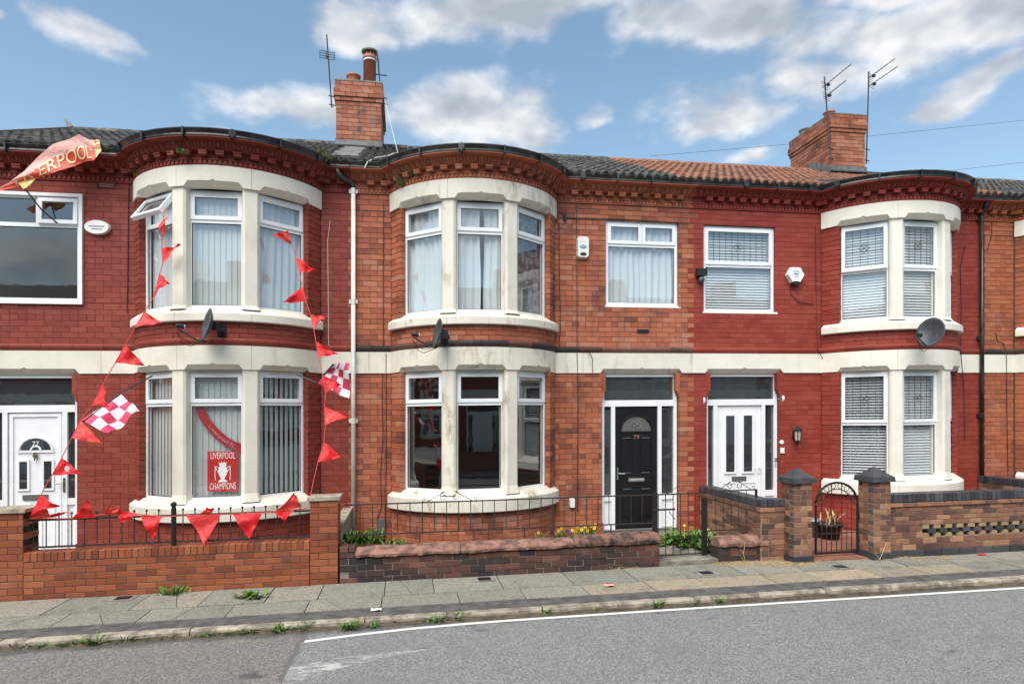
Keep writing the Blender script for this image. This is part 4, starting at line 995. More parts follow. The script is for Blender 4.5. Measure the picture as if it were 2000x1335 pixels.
# ------------------------------------------------------------------ garden walls
def wall_bricks(root, x0, x1, y0, y1, z0, z1, n, mt, unit=.235, offs=(.0, .1175), limit=300, gapfn=None, L=.0, name='brick', jitter=.002, rot=0):
    it = []; dz = (z1-z0)/n
    for k in range(n):
        br = row_breaks(x0, x1, x0+offs[k % len(offs)], unit)
        for p, q in zip(br, br[1:]):
            if gapfn and gapfn((p+q)/2, k): continue
            it.append((((p+q)/2, y0+random.uniform(-jitter, jitter), z0+(k+.5)*dz), 0., q-p-.009, dz-.009, y1-y0-.004))
    lay(root, it, mt, limit, name)
def side_bricks(root, x, y0, y1, z0, z1, n, mt, face, unit=.235, name='brick'):
    it = []; dz = (z1-z0)/n
    for k in range(n):
        br = row_breaks(y0, y1, y0+(.0 if k % 2 else .1175), unit)
        for p, q in zip(br, br[1:]): it.append(((x, (p+q)/2, z0+(k+.5)*dz), -PI/2 if face < 0 else PI/2, q-p-.009, dz-.009, .1))
    lay(root, it, mt, 300, name)
# wall 1: smooth red brick with rowlock coping, two piers
w1 = empty('garden_wall', (-3, -2, 0), 'red brick garden wall with upright coping bricks, hung with bunting', 'garden wall')
mb = MB(); mb.box(-7.6, -1.26, -1.995, -1.79, -.03, .57); mb.box(-1.245, -.895, -1.993, -1.66, -.03, 1.10); mb.box(-7.6, -4.665, -1.993, -1.66, -.03, 1.08); mb.build('mortar_bed', M_mort, w1)
wall_bricks(w1, -4.66, -1.25, -2.0, -1.78, -.02, .465, 6, M_wall1b, limit=200)
wall_bricks(w1, -4.66, -1.25, -2.004, -1.775, .467, .585, 1, M_wall1b, unit=.0775, offs=(0,), limit=60, name='coping_brick')
wall_bricks(w1, -1.25, -.885, -2.002, -1.65, -.02, 1.11, 13, M_wall1b, unit=.24, offs=(.12, .24), limit=60)
wall_bricks(w1, -7.6, -4.66, -2.002, -1.65, -.02, 1.08, 13, M_wall1b, offs=(.06, .18), limit=60)
for a, b, z in ((-1.28, -.86, 1.112), (-7.6, -4.63, 1.083)):
    mb = MB(); mb.box(a, b, -2.03, -1.63, z, z+.045); mb.build('pier_cap', M_gstone, w1)
mb = MB(); mb.box(-.99, -.86, -1.60, -.05, -.02, .70); mb.box(-1.0, -.85, -1.61, -.05, .70, .74); mb.build('side_wall', M_gstone, w1)
# wall 2: sooty low wall with sandstone copings
def coping(parent, x0, x1, y0, y1, z0, z1, mt, seed):
    """weathered stone: upright lip, sloped upper face, worn arrises"""
    mb = MB(); n = max(6, int((x1-x0)/.035)); rows = []; h = z1-z0
    prof = [(y0+.03, z0), (y0+.005, z0+h*.08), (y0, z0+h*.35), (y0+.012, z0+h*.5), (y0+.06, z0+h*.74), (y0+.12, z0+h*.95), (y0+.17, z1), ((y0+y1)/2+.03, z1), (y1-.06, z1-h*.1), (y1-.01, z1-h*.4), (y1, z0+h*.1), (y1-.02, z0)]
    cy, cz = (y0+y1)/2, z0
    for i in range(n+1):
        x = x0+(x1-x0)*i/n; dd = min(x-x0, x1-x); e = 1-.16*max(0, 1-dd/.03); r = []
        for y, z in prof:
            p = Vector((x, cy+(y-cy)*e, cz+(z-cz)*(1-.12*max(0, 1-dd/.05))))
            q = .010*noise.noise(p*3.1+Vector((seed, 0, 0)))+.009*noise.noise(p*9)+.007*noise.noise(p*23); chip = .03*max(0, noise.noise(Vector((x*4+seed, z*6, 2)))-.35)
            r.append(p+Vector((0, q*1.3+chip, q-chip*.5)))
        rows.append(r)
    o0 = len(mb.v); m = len(prof); mb.grid(rows, True); mb.f += [tuple(o0+i for i in range(m)), tuple(o0+n*m+i for i in range(m))[::-1]]
    return mb.build('coping_stone', mt, parent)
w2 = empty('garden_wall', (1.4, -2, 0), 'low sooty brick wall with rough red sandstone coping before the bare brick house', 'garden wall')
mb = MB(); mb.box(-.86, 3.63, -1.99, -1.76, -.03, .32); mb.build('mortar_bed', M_mortg, w2)
def hole(xm, k): return xm < -.68 and k in (1,)
wall_bricks(w2, -.87, 3.64, -2.0, -1.75, -.02, .325, 4, M_dark, unit=.232, limit=200, gapfn=hole, jitter=.006)
wall_bricks(w2, -.87, -.66, -2.0, -1.75, .326, .48, 2, M_dark, unit=.22, limit=10)
coping(w2, -.66, .75, -2.05, -1.72, .33, .455, M_sand, 3); coping(w2, .756, 2.36, -2.05, -1.72, .33, .46, M_sand, 11); coping(w2, 2.366, 3.66, -2.04, -1.72, .33, .485, M_sandk, 17)
w2b = empty('garden_wall', (4.95, -2, 0), 'short stub of sooty brick with a sandstone block between two gates', 'garden wall')
mb = MB(); mb.box(4.56, 5.33, -1.99, -1.72, -.03, .21); mb.build('mortar_bed', M_mortg, w2b)
wall_bricks(w2b, 4.55, 5.34, -2.0, -1.71, -.02, .225, 2, M_dark, unit=.40, offs=(0, .2), jitter=.004)
coping(w2b, 4.56, 5.36, -2.05, -1.70, .225, .375, M_sand, 23)
# wall 3: mixed brick, blue coping, pierced panel
w3 = empty('garden_wall', (8, -2.1, 0), 'mixed brown brick garden wall with blue coping and pierced honeycomb panel', 'garden wall')
mb = MB(); mb.box(7.16, 12.5, -2.24, -2.02, -.03, .29); mb.box(7.16, 7.73, -2.24, -2.02, .29, .47); mb.box(7.16, 12.5, -2.24, -2.02, .47, .82); mb.build('mortar_bed', M_mortl, w3)
wall_bricks(w3, 7.16, 12.5, -2.265, -2.01, -.02, .10, 1, M_blue, unit=.30, offs=(0,), name='plinth_brick')
wall_bricks(w3, 7.16, 12.5, -2.25, -2.01, .10, .285, 2, M_multi, limit=60)
wall_bricks(w3, 7.16, 7.74, -2.25, -2.01, .285, .475, 2, M_multi)
wall_bricks(w3, 7.16, 12.5, -2.25, -2.01, .475, .76, 4, M_multi, limit=150)
wall_bricks(w3, 7.16, 12.5, -2.275, -1.99, .76, .825, 1, M_multi, limit=60, name='oversail_brick')
wall_bricks(w3, 7.16, 12.5, -2.26, -2.01, .827, .955, 1, M_blue, unit=.078, offs=(0,), limit=80, name='coping_brick')
it = []; x = 7.80
while x < 12.4:
    it.append(((x, -2.245, .316), 0., .125, .060, .2)); it.append(((x+.0, -2.245, .444), 0., .125, .060, .2)); x += .2
lay(w3, it, M_buff, 60, 'honeycomb_brick', 'honeycomb_brickwork')
it = []; x = 7.90
while x < 12.4: it.append(((x, -2.26, .380), 0., .13, .062, .2)); x += .2
lay(w3, it, M_blue, 40, 'honeycomb_brick', 'honeycomb_brickwork')
def pier(name, label, x0, x1, y0, y1, zt, mt):
    r = empty(name, ((x0+x1)/2, (y0+y1)/2, 0), label, 'gate pier', 'capped brick gate piers')
    mb = MB(); mb.box(x0+.006, x1-.006, y0+.006, y1-.006, -.03, zt-.01); mb.build('mortar_bed', M_mortl, r)
    wall_bricks(r, x0, x1, y0, y1-.1, .10, zt, 13, mt, unit=.222, offs=(.12, .222))
    side_bricks(r, x0-.001, y0+.11, y1, .10, zt, 13, mt, -1); side_bricks(r, x1+.001, y0+.11, y1, .10, zt, 13, mt, 1)
    wall_bricks(r, x0-.02, x1+.02, y0-.02, y1, -.02, .10, 1, M_blue, unit=.30, offs=(.3,), name='plinth_brick')
    mb = MB(); e = .045; a, b, c_, d_ = x0-e, x1+e, y0-e, y1+e; z = zt+.004; mx, my = (a+b)/2, (c_+d_)/2
    P = [(a,c_),(b,c_),(b,d_),(a,d_)]; vs = [(x,y,z) for x,y in P]+[(x+(.012 if x < mx else -.012), y+(.012 if y < my else -.012), z+.075) for x,y in P]
    Q = [(mx+(x-mx)*.62, my+(y-my)*.62, z+.12) for x,y in P]; T = [(mx+(x-mx)*.06, my+(y-my)*.06, z+.215) for x,y in P]
    vs += Q+T; fs = [(3,2,1,0)]
    for l in range(3): fs += [(l*4+i, l*4+(i+1) % 4, l*4+4+(i+1) % 4, l*4+4+i) for i in range(4)]
    fs.append((12,13,14,15)); mb.add(vs, fs); mb.build('pier_cap', M_cap, r); return r
pier('gate_pier', 'brown brick gate pier with dark cap left of the arched gate', 5.60, 5.90, -2.25, -1.93, 1.16, M_multi)
pier('gate_pier', 'brown brick gate pier with dark cap right of the arched gate', 6.86, 7.16, -2.30, -1.97, 1.15, M_multi)
w4 = empty('garden_wall', (5.3, -1, 0), 'side wall of brown brick with dark coping between the two front paths', 'garden wall')
mb = MB(); mb.box(5.216, 5.43, -1.90, -.02, -.03, .80); mb.box(5.216, 5.595, -2.02, -1.84, -.03, .78); mb.build('mortar_bed', M_mortl, w4)
side_bricks(w4, 5.21, -2.02, -.02, -.02, .72, 9, M_multi, -1); side_bricks(w4, 5.195, -2.04, -.02, .725, .80, 1, M_multi, -1, name='oversail_brick')
wall_bricks(w4, 5.22, 5.60, -2.03, -1.8, -.02, .72, 9, M_multi, unit=.222); wall_bricks(w4, 5.20, 5.60, -2.045, -1.8, .725, .80, 1, M_multi, name='oversail_brick')
side_bricks(w4, 5.20, -2.03, -.02, .803, .905, 1, M_blue, -1, unit=.115, name='coping_brick')
wall_bricks(w4, 5.215, 5.60, -2.035, -1.8, .803, .905, 1, M_blue, unit=.10, offs=(0,), name='coping_brick')
mb = MB(); mb.box(5.205, 5.44, -2.02, -.02, .9, .908); mb.box(5.44, 5.598, -2.02, -1.8, .9, .908); mb.build('coping_bed', M_blue, w4)
w5 = empty('garden_wall', (11.1, -1, 0), 'side wall with dark brick coping behind the honeycomb wall at right', 'garden wall')
mb = MB(); mb.box(10.98, 11.2, -1.85, -.02, -.03, .80); mb.build('mortar_bed', M_mortl, w5)
side_bricks(w5, 10.975, -1.85, -.02, .0, .80, 9, M_multi, -1); side_bricks(w5, 10.97, -1.85, -.02, .803, .93, 1, M_blue, -1, unit=.10, name='coping_brick')
mb = MB(); mb.box(10.98, 11.21, -1.85, -.02, .92, .932); mb.build('coping_bed', M_blue, w5)

# ------------------------------------------------------------------ railings and gates
def bars(root, xs, y, za, zb, r, ball=False, name='bar', skew=None):
    me = None; org = ROOT[root.name]
    for i, x in enumerate(xs):
        if me is None:
            mb = MB(); mb.tube([(0, 0, 0), (0, 0, zb-za)], r, 6)
            if ball: mb.sphere((0, 0, zb-za+r*1.2), r*2.2, 8, 5)
            me = bpy.data.meshes.new(name); me.from_pydata(mb.v, [], mb.f); me.materials.append(M_iron)
        o = bpy.data.objects.new(name, me); sc.collection.objects.link(o); o.parent = root; o.location = sh((x, y, za))-org
def rail(root, x0, x1, y, z, r=.009, name='rail'):
    mb = MB(); mb.box(x0, x1, y-r, y+r, z-r*1.3, z+r*1.3); return mb.build(name, M_iron, root)
def scroll(root, cx, y, z, w, name='scroll'):
    mb = MB()
    for s_ in (-1, 1):
        pts = [(cx+s_*w*.46, z+.0)]+[(cx+s_*(w*.11+w*.10*(1-t/14)*math.cos(PI*.55-t*.62)), z+.075+w*.10*(1-t/14)*math.sin(PI*.55-t*.62)) for t in range(0, 12)]
        mb.tube([(px, y, pz) for px, pz in pts], .0055, 5)
        pts = [(cx+s_*(w*.50-.0)+s_*.032*(1-t/12)*math.cos(-PI/2+t*.7), z+.04+.032*(1-t/12)*math.sin(-PI/2+t*.7)) for t in range(10)]
        mb.tube([(px, y, pz) for px, pz in pts], .005, 5)
    return mb.build(name, M_iron, root)
r1 = empty('railing', (-3, -1.9, .585), 'black ball-topped railing on the red brick wall', 'railing')
rail(r1, -4.66, -1.25, -1.90, .97); rail(r1, -4.66, -1.25, -1.90, .63)
xs = [-4.60+i*.146 for i in range(23)]; bars(r1, [x for x in xs if abs(x+2.97) > .05], -1.90, .63, 1.035, .0075, True)
mb = MB(); mb.lathe((-2.96, -1.90, .585), [(.032, 0), (.032, .48), (.026, .485), (.026, .50), (.036, .51), (.034, .545), (.012, .56)], 12); mb.build('post', M_blk, r1)
r2 = empty('railing', (1.4, -1.72, .4), 'thin rusty railing with scrolls behind the sandstone-topped wall', 'railing')
yy = -1.70; rail(r2, -.83, 3.66, yy, 1.0, .007); rail(r2, -.83, 3.66, yy, .58, .007)
bars(r2, [-.62+i*.171 for i in range(25)], yy, .58, 1.0, .0065); scroll(r2, .62, yy, 1.0, .72)
mb = MB(); mb.box(3.655, 3.715, yy-.03, yy+.03, -.02, 1.03); mb.build('post', M_blk, r2)
for x in (.2, 1.7, 3.0): mb = MB(); mb.box(x-.008, x+.008, yy-.008, yy+.008, .40, .58); mb.build('stay', M_iron, r2)
g2_ = empty('garden_gate', (4.1, -1.7, .02), 'low iron bar gate of the bare brick house', 'gate')
rail(g2_, 3.72, 4.44, yy-.01, 1.0, .008); rail(g2_, 3.72, 4.44, yy-.01, .09, .008); bars(g2_, [3.735, 3.85, 3.97, 4.09, 4.21, 4.33], yy-.01, .09, 1.0, .0075)
mb = MB(); mb.box(3.70, 4.0, yy-.02, yy-.005, .76, .785); mb.tube([(3.69, yy-.02, .77), (3.64, yy-.06, .77)], .012, 6); mb.build('latch', M_iron, g2_)
mb = MB(); pts = [(3.86+.03*(1-t/12)*math.cos(-PI/2+t*.7), yy-.01, 1.04+.03*(1-t/12)*math.sin(-PI/2+t*.7)) for t in range(10)]; mb.tube(pts, .005, 5); mb.tube([(3.88, yy-.01, 1.01), (4.02, yy-.01, 1.10), (4.08, yy-.01, 1.11)], .005, 5); mb.tube([(3.9, yy-.01, .75), (4.0, yy-.01, .62)], .006, 5); mb.build('scroll', M_iron, g2_)
r3 = empty('railing', (4.95, -1.7, .3), 'short scroll-topped railing panel above the sandstone stub', 'railing')
mb = MB(); mb.box(4.44, 4.505, yy-.035, yy+.03, -.02, .93); mb.build('post', M_blk, r3)
rail(r3, 4.60, 5.34, yy+.02, 1.02, .007); rail(r3, 4.52, 5.34, yy+.02, .42, .006); bars(r3, [4.67+i*.126 for i in range(5)], yy+.02, .42, 1.02, .0065); scroll(r3, 4.98, yy+.02, 1.02, .62)
mb = MB(); mb.box(5.325, 5.35, yy, yy+.04, .30, 1.03); mb.build('post', M_iron, r3)
g3 = empty('garden_gate', (6.45, -2.0, .05), 'arched black iron gate with ring ornament between the capped piers', 'gate')
gx, gy, gw = 6.485, -1.99, .352
mb = MB(); pts = [(gx-gw, gy, .06), (gx-gw, gy, .80)]+[(gx+gw*math.cos(PI-PI*i/16), gy, .80+.33*math.sin(PI*i/16)) for i in range(1, 16)]+[(gx+gw, gy, .80), (gx+gw, gy, .06)]; mb.tube(pts, .018, 8); mb.box(gx-gw, gx+gw, gy-.012, gy+.012, .05, .078); mb.build('gate_frame', M_blk, g3)
mb = MB(); mb.tube([(gx+(gw-.10)*math.cos(PI-PI*i/16), gy, .80+.23*math.sin(PI*i/16)) for i in range(17)], .008, 6); mb.tube([(gx-gw+.1, gy, .8), (gx-gw+.1, gy, .06)], .008, 6); mb.tube([(gx+gw-.1, gy, .8), (gx+gw-.1, gy, .06)], .008, 6); mb.build('inner_arch', M_iron, g3)
for i in range(8):
    a = PI*(i+.5)/8; cx, cz = gx+(gw-.05)*math.cos(a), .80+.28*math.sin(a); mb = MB(); mb.tube([(cx+.04*math.cos(t), gy, cz+.04*math.sin(t)) for t in [q*PI/6 for q in range(13)]], .005, 5); mb.build('ring', M_iron, g3)
for i, x in enumerate((-.17, -.085, .0, .085, .17)):
    top = .45 if i % 2 == 0 else 1.12; mb = MB(); mb.tube([(gx+x, gy, .07), (gx+x, gy, top)], .007, 6); mb.sphere((gx+x, gy, top), .016, 8, 5); mb.build('bar', M_iron, g3)
rail(g3, gx-gw, gx+gw, gy, .36, .005)
mb = MB(); mb.box(gx+gw+.02, gx+gw+.05, gy-.02, gy+.02, .55, .67); mb.box(gx+gw+.02, gx+gw+.05, gy-.02, gy+.02, .2, .26); mb.build('hinge', M_iron, g3)

# ------------------------------------------------------------------ pipes, boxes and cables on the fronts
def pipe(name, label, mt, x, ztop, zbot, neck, joints_, r=.036, y=-.065):
    rt = empty(name, (x, y, zbot), label, 'downpipe', 'rainwater downpipes')
    mb = MB(); mb.tube([(x, y, ztop), (x, y, zbot)], r, 12); mb.build('pipe', mt, rt, True)
    mb = MB(); mb.tube(neck, r*1.02, 10); mb.build('swan_neck', M_blacko, rt, True)
    for z in joints_:
        mb = MB(); mb.lathe((x, y, z-.05), [(r*1.0, 0), (r*1.18, .005), (r*1.18, .09), (r*1.0, .095)], 12); mb.box(x-r*1.9, x+r*1.9, y+.01, y+.06, z-.03, z+.03); mb.build('pipe_collar', mt, rt)
px = U(690, 600, -.065).x
pipe('downpipe', 'white downpipe on the joint between red painted and bare brick', M_pvcpipe, px, 5.92, .12, [U(658, 325, -.22), U(661, 340, -.22), U(672, 350, -.16), U(686, 356, -.08), (px, -.065, 5.98), (px, -.065, 5.9)], (5.9, 4.10, 2.15))
px = U(1918, 600, -.065).x
pipe('downpipe', 'black downpipe between the bright red house and its right neighbour', M_black, px, 6.05, .9, [(px-.02, -.2, 6.2), (px-.01, -.15, 6.12), (px, -.065, 6.02)], (5.9, 3.6, 2.1))
def onwall(x, y, Y=-.004): return U(x, y, Y)
def disc(mb, c, poly, d_):
    n = len(poly); mb.add([(c.x+x, c.y, c.z+z) for x, z in poly]+[(c.x+x*.93, c.y-d_, c.z+z*.93) for x, z in poly],
        [tuple(range(n, 2*n))]+[(i, (i+1) % n, (i+1) % n+n, i+n) for i in range(n)]); return mb
def ell(a, b, n=24): return [(a*math.cos(2*PI*i/n), b*math.sin(2*PI*i/n)) for i in range(n)]
c = onwall(192, 445); r = empty('alarm_box', c, 'oval white alarm box beside the upper window at left', 'alarm box')
disc(MB(), c, ell(.185, .112), .06).build('case', M_white, r)
mb = MB(); mb.box(c.x-.11, c.x+.11, c.y-.063, c.y-.061, c.z+.0, c.z+.018); mb.box(c.x-.07, c.x+.08, c.y-.063, c.y-.061, c.z-.04, c.z-.025); mb.build('print', M_alu, r)
c = onwall(1137, 484); r = empty('alarm_box', c, 'upright white alarm box on the bare brick wall', 'alarm box')
def rrect(a, b, q, n=5):
    out = []
    for cx, cz, s_ in ((a-q, b-q, 0), (-a+q, b-q, 1), (-a+q, -b+q, 2), (a-q, -b+q, 3)): out += [(cx+q*math.cos(PI/2*(s_+i/n)), cz+q*math.sin(PI/2*(s_+i/n))) for i in range(n+1)]
    return out
M_blue_print = mat('blue_print', (.10, .25, .42), .5)
disc(MB(), c, rrect(.105, .19, .05), .08).build('case', M_white, r); 
mb = MB(); disc(mb, c+Vector((0, -.081, 0.0)), ell(.062, .034), .002); mb.build('badge', M_blue_print, r); mb = MB(); put_text(mb, 'ADT', .045, lambda x, z: c+Vector((x, -.085, z))); mb.build('print', M_white, r)
mb = MB(); disc(mb, c+Vector((0, -.078, -.125)), ell(.06, .026), .012); mb.build('strobe', M_blk, r)
c = onwall(1550, 538); r = empty('alarm_box', c, 'six-sided white alarm box on the bright red wall', 'alarm box')
hx = [(.17*math.cos(PI/6+PI/3*i+PI/6), .165*math.sin(PI/6+PI/3*i+PI/6)) for i in range(6)]
disc(MB(), c, hx, .09).build('case', M_white, r)
mb = MB(); put_text(mb, 'OH', .07, lambda x, z: c+Vector((x, -.092, z+.05))); put_text(mb, 'KIZ', .05, lambda x, z: c+Vector((x, -.092, z-.03))); disc(mb, c+Vector((0, -.091, .01)), ell(.05, .012), .001); mb.build('print', M_blue_print, r)
mb = MB(); disc(mb, c+Vector((0, -.03, -.155)), rrect(.07, .035, .02), .06); mb.build('strobe', M_blk, r)
c = onwall(1367, 533); r = empty('security_light', c, 'black floodlight with sensor ball left of the leaded upper window', 'light')
mb = MB(); mb.box(c.x-.095, c.x+.095, c.y-.10, c.y-.02, c.z-.065, c.z+.065); mb.box(c.x-.03, c.x+.03, c.y-.03, c.y, c.z-.12, c.z); mb.build('lamp_body', M_blk, r); mb = MB(); mb.sphere(c+Vector((0, -.06, -.135)), .06, 12, 8); mb.build('sensor', M_dish, r, True)
c = onwall(1552, 850, -.02); r = empty('wall_lantern', c, 'black carriage lantern on the red wall beside the white door', 'lantern')
mb = MB()
for i in range(6): a = i*PI/3; mb.tube([c+Vector((.055*math.cos(a), -.09+.055*math.sin(a), -.09)), c+Vector((.07*math.cos(a), -.09+.07*math.sin(a), .09))], .007, 4)
mb.lathe(c+Vector((0, -.09, .09)), [(.085, 0), (.08, .015), (.05, .05), (.02, .075), (.008, .10)], 6); mb.lathe(c+Vector((0, -.09, -.17)), [(.008, 0), (.02, .03), (.055, .075), (.062, .085)], 6); mb.box(c.x-.03, c.x+.03, c.y-.02, c.y+.015, c.z-.07, c.z+.1); mb.tube([c+Vector((0, 0, .02)), c+Vector((0, -.06, .0))], .012, 5); mb.build('lantern_frame', M_blk, r)
mb = MB(); mb.lathe(c+Vector((0, -.09, -.085)), [(.048, 0), (.062, .172)], 6); mb.build('lantern_glass', mat('frosted_lamp_glass', (.45, .42, .35), .3), r)
for (x, y), lb in (((1526, 778), 'round bulkhead lamp on the right jamb of the white door at right'), ((1373, 782), 'round bulkhead lamp on the left jamb of the white door at right')):
    c = U(x, y, .05); s_ = 1 if x > 1450 else -1; r = empty('bulkhead_lamp', c, lb, 'lamp', 'bulkhead lamps at the door')
    M = Matrix.Rotation(-s_*PI/2, 4, 'Y'); mb = MB(); mb.lathe(c+Vector((s_*.02, 0, 0)), [(.075, 0), (.075, .03), (.06, .035)], 16, M); mb.build('base', M_white, r); mb = MB(); mb.lathe(c+Vector((-s_*.015, 0, 0)), [(.058, 0), (.05, .025), (.02, .04)], 16, M); mb.build('lens', M_alu, r, True)
c = U(1526, 863, .0); mb = MB(); mb.lathe(c+Vector((0, -.002, 0)), [(.04, 0), (.04, .02), (.015, .026)], 14, Matrix.Rotation(PI/2, 4, 'X')); mb.build('door_bell', M_white, label='round white bell push beside the lantern', cat='door bell')
c = U(1527, 879, .0); mb = MB(); mb.box(c.x-.035, c.x+.035, -.03, .0, c.z-.05, c.z+.05); mb.box(c.x-.02, c.x+.02, -.034, -.03, c.z-.02, c.z+.02); mb.build('key_safe', M_white, label='small square white box below the round bell push', cat='key box')
c = U(1117, 981, -.004); mb = MB(); disc(mb, c, rrect(.05, .085, .03), .05); mb.build('outside_socket', M_white, label='small white cover low on the bare brick wall', cat='socket cover')
c = U(745, 1028, -.004); mb = MB(); disc(mb, c, rrect(.065, .14, .03), .09); mb.build('junction_box', M_alu, label='grey box low on the brick wall with cables running up', cat='junction box')
c = U(1103, 425, -.004); mb = MB(); disc(mb, c, rrect(.025, .06, .01), .05); mb.build('cable_clip_box', M_blk, label='small black cable box right of the middle bow lintel', cat='cable box')
c = U(208, 358, -.004); r = empty('air_vent', c, 'brown slatted air vent in the dark red wall under the eaves', 'air vent'); mb = MB(); ring(mb, axes((c.x-.125, .0, c.z-.075), (1, 0)), 0, .25, 0, .15, .015, -.02, .012); mb.build('vent_frame', M_iron, r)
for i in range(4): mb = MB(); mb.box(c.x-.11, c.x+.11, -.008, .002, c.z-.055+i*.032, c.z-.04+i*.032); mb.build('slat', M_flue, r)
mb = MB(); mb.box(c.x-.11, c.x+.11, -.0045, -.0035, c.z-.06, c.z+.06); mb.build('vent_back', M_blk, r)
c = U(1256, 647, -.003); mb = MB(); mb.box(c.x-.11, c.x+.11, -.004, .01, c.z-.036, c.z+.036); mb.build('air_brick', M_blk, label='dark missing-brick vent below the upper window of bare brick', cat='air brick')
def cable(label, pts, Y=-.012, r=.006, mt=None, name='cable'):
    P = [U(x, y, p[0] if p else Y) for x, y, *p in pts]; mb = MB(); mb.tube(P, r, 5); mb.build(name, mt or M_cable, label=label, cat='cable', group='cables on the house fronts')
cable('pair of dark cables down to the grey junction box', [(749, 395), (748, 560), (749, 690), (746, 760), (748, 850), (743, 920), (745, 990), (737, 1012), (744, 1030)])
cable('straight dark cable down the brick beside the bow window', [(754, 690, -.03), (754, 760), (754, 900), (753, 1015)])
cable('straight dark cable down the middle of the bare brick wall', [(1126, 400), (1127, 560), (1127, 690, -.03), (1129, 780), (1128, 900), (1128, 1000)])
cable('dark cable looping beside the right end of the middle bow window', [(1104, 425), (1092, 412), (1088, 425), (1092, 450), (1093, 560), (1095, 640), (1092, 670), (1096, 683), (1150, 684, -.045), (1157, 700, -.035), (1157, 727, -.035)])
cable('dark cable running level across the brick above the upper windows', [(1104, 425), (1200, 427), (1345, 436)])
cable('thin dark cable down the dark red wall left of the bow window', [(252, 340), (250, 450), (249, 560), (248, 610)])
cable('thin dark cable down the red wall left of the right bow window', [(1593, 440), (1594, 560), (1596, 680, -.05), (1607, 700, -.05), (1608, 760), (1607, 900)])
cable('thin dark cable down the red wall right of the right bow window', [(1885, 480), (1876, 520), (1878, 600), (1876, 680, -.05), (1883, 760), (1884, 860)])
cable('dark cable down the orange brick at the right edge', [(1937, 400), (1937, 460), (1928, 490)])
cable('dark cable hanging down the orange brick below the band at far right', [(1945, 650), (1948, 665), (1960, 670), (1966, 690, -.05), (1966, 760), (1969, 930)])
cable('thin dark cable sagging below the six-sided alarm box', [(1543, 556), (1545, 575), (1560, 590), (1590, 594)])
cable('pale cable down the dark red wall beside the white downpipe', [(645, 430), (640, 470), (641, 560), (642, 680)], mt=M_cablew, r=.005)
def roof_pt(x, y):      # photo pixel onto the roof slope
    lo, hi = -.3, 3.7
    for _ in range(40):
        m = (lo+hi)/2; p = U(x, y, m); zr = 6.285+(m+.3)*math.tan(PITCH)+.07
        if p.z < zr: hi = m
        else: lo = m
    return U(x, y, lo)
P = [roof_pt(x, y) for x, y in ((775, 302), (777, 298), (768, 300), (757, 305), (735, 308), (718, 316), (712, 328))]; mb = MB(); mb.tube(P, .010, 5); mb.tube([U(753, 200, 3.0), U(765, 250, 2.8), P[1]], .006, 4); mb.build('roof_cable', M_cablew, label='white cable lying loose on the roof tiles below the chimney', cat='cable', group='cables on the house fronts')
for lb, pts in (('long overhead wire crossing the sky behind the far chimney', [(1270, 305), (1560, 280), (2050, 230)]), ('short overhead wire low in the sky at right', [(1860, 333), (2050, 311)])):
    P = [U(x, y, 14) for x, y in pts]; mb = MB(); mb.tube(P, .007, 5); mb.build('overhead_wire', M_cable, label=lb, cat='wire', group='overhead wires')

# ------------------------------------------------------------------ satellite dishes
def dish(label, px_c, Y, n, hgt, wall_y, arm_dir):
    c = U(*px_c, Y); r = empty('satellite_dish', c, label, 'satellite dish', 'satellite dishes')
    n = Vector(n).normalized(); sx = n.cross(Vector((0, 0, 1))).normalized(); up = sx.cross(n)
    a, b = hgt*.46, hgt*.5; rows = []
    for i in range(7):
        q = i/6; rows.append([c+sx*a*q*math.cos(t)+up*b*q*math.sin(t)+n*(.075*q*q-.04) for t in [2*PI*j/28 for j in range(28)]])
    rows.append([c+sx*a*1.015*math.cos(t)+up*b*1.015*math.sin(t)+n*.028 for t in [2*PI*j/28 for j in range(28)]])
    for i in range(5, -1, -1):
        q = i/6; rows.append([c+sx*a*q*math.cos(t)+up*b*q*math.sin(t)+n*(.075*q*q-.05) for t in [2*PI*j/28 for j in range(28)]])
    mb = MB(); mb.grid(rows, True); mb.build('reflector', M_dish, r, True)
    bot = c-up*b; lnb = c+n*.36-up*b*.72
    mb = MB(); mb.tube([bot-n*.02, bot+n*.10-up*.015, lnb], .012, 6); mb.build('arm', M_ant, r)
    mb = MB(); mb.tube([lnb+up*.04+n*.03, lnb+up*.05-n*.05], .03, 10); mb.tube([lnb+up*.05-n*.05, lnb+up*.052-n*.065], .034, 10); ln = mb.build('receiver', M_blk, r)
    mb = MB(); mb.tube([lnb+up*.052-n*.066, lnb+up*.053-n*.075], .03, 10); mb.build('receiver_cap', M_white, ln)
    mb = MB(); k = c-n*.06; w = Vector((c.x+.10, wall_y, c.z-.05)); mb.tube([k, k-n*.08, k-n*.10+Vector((0, .03, -.03)), w], .022, 8); mb.box(w.x-.06, w.x+.06, w.y-.02, w.y+.005, w.z-.09, w.z+.09); mb.box(k.x-.0, k.x+.08, k.y-.04, k.y+.05, k.z-.06, k.z+.06); mb.build('bracket', M_blk, r)
    mb = MB()
    for s_ in (.12, .17): mb.tube([lnb+up*.03, lnb-up*.05+n*0, lnb-up*s_-n*.10, lnb-up*(s_+.02)-n*.2, bot-n*.03], .005, 5)
    mb.build('dish_cable', M_cable, r)
dish('grey satellite dish seen edge-on below the bunting-hung bow window', (407, 634), -1.22, (-.87, -.47, .22), .47, -.92, 1)
dish('grey satellite dish seen edge-on under the weathered middle bow sill', (857, 650), -1.15, (-.95, -.20, .2), .43, -.86, 1)
dish('grey satellite dish facing left below the right bow window', (1819, 649), -1.32, (-.92, -.33, .2), .50, -.72, 1)

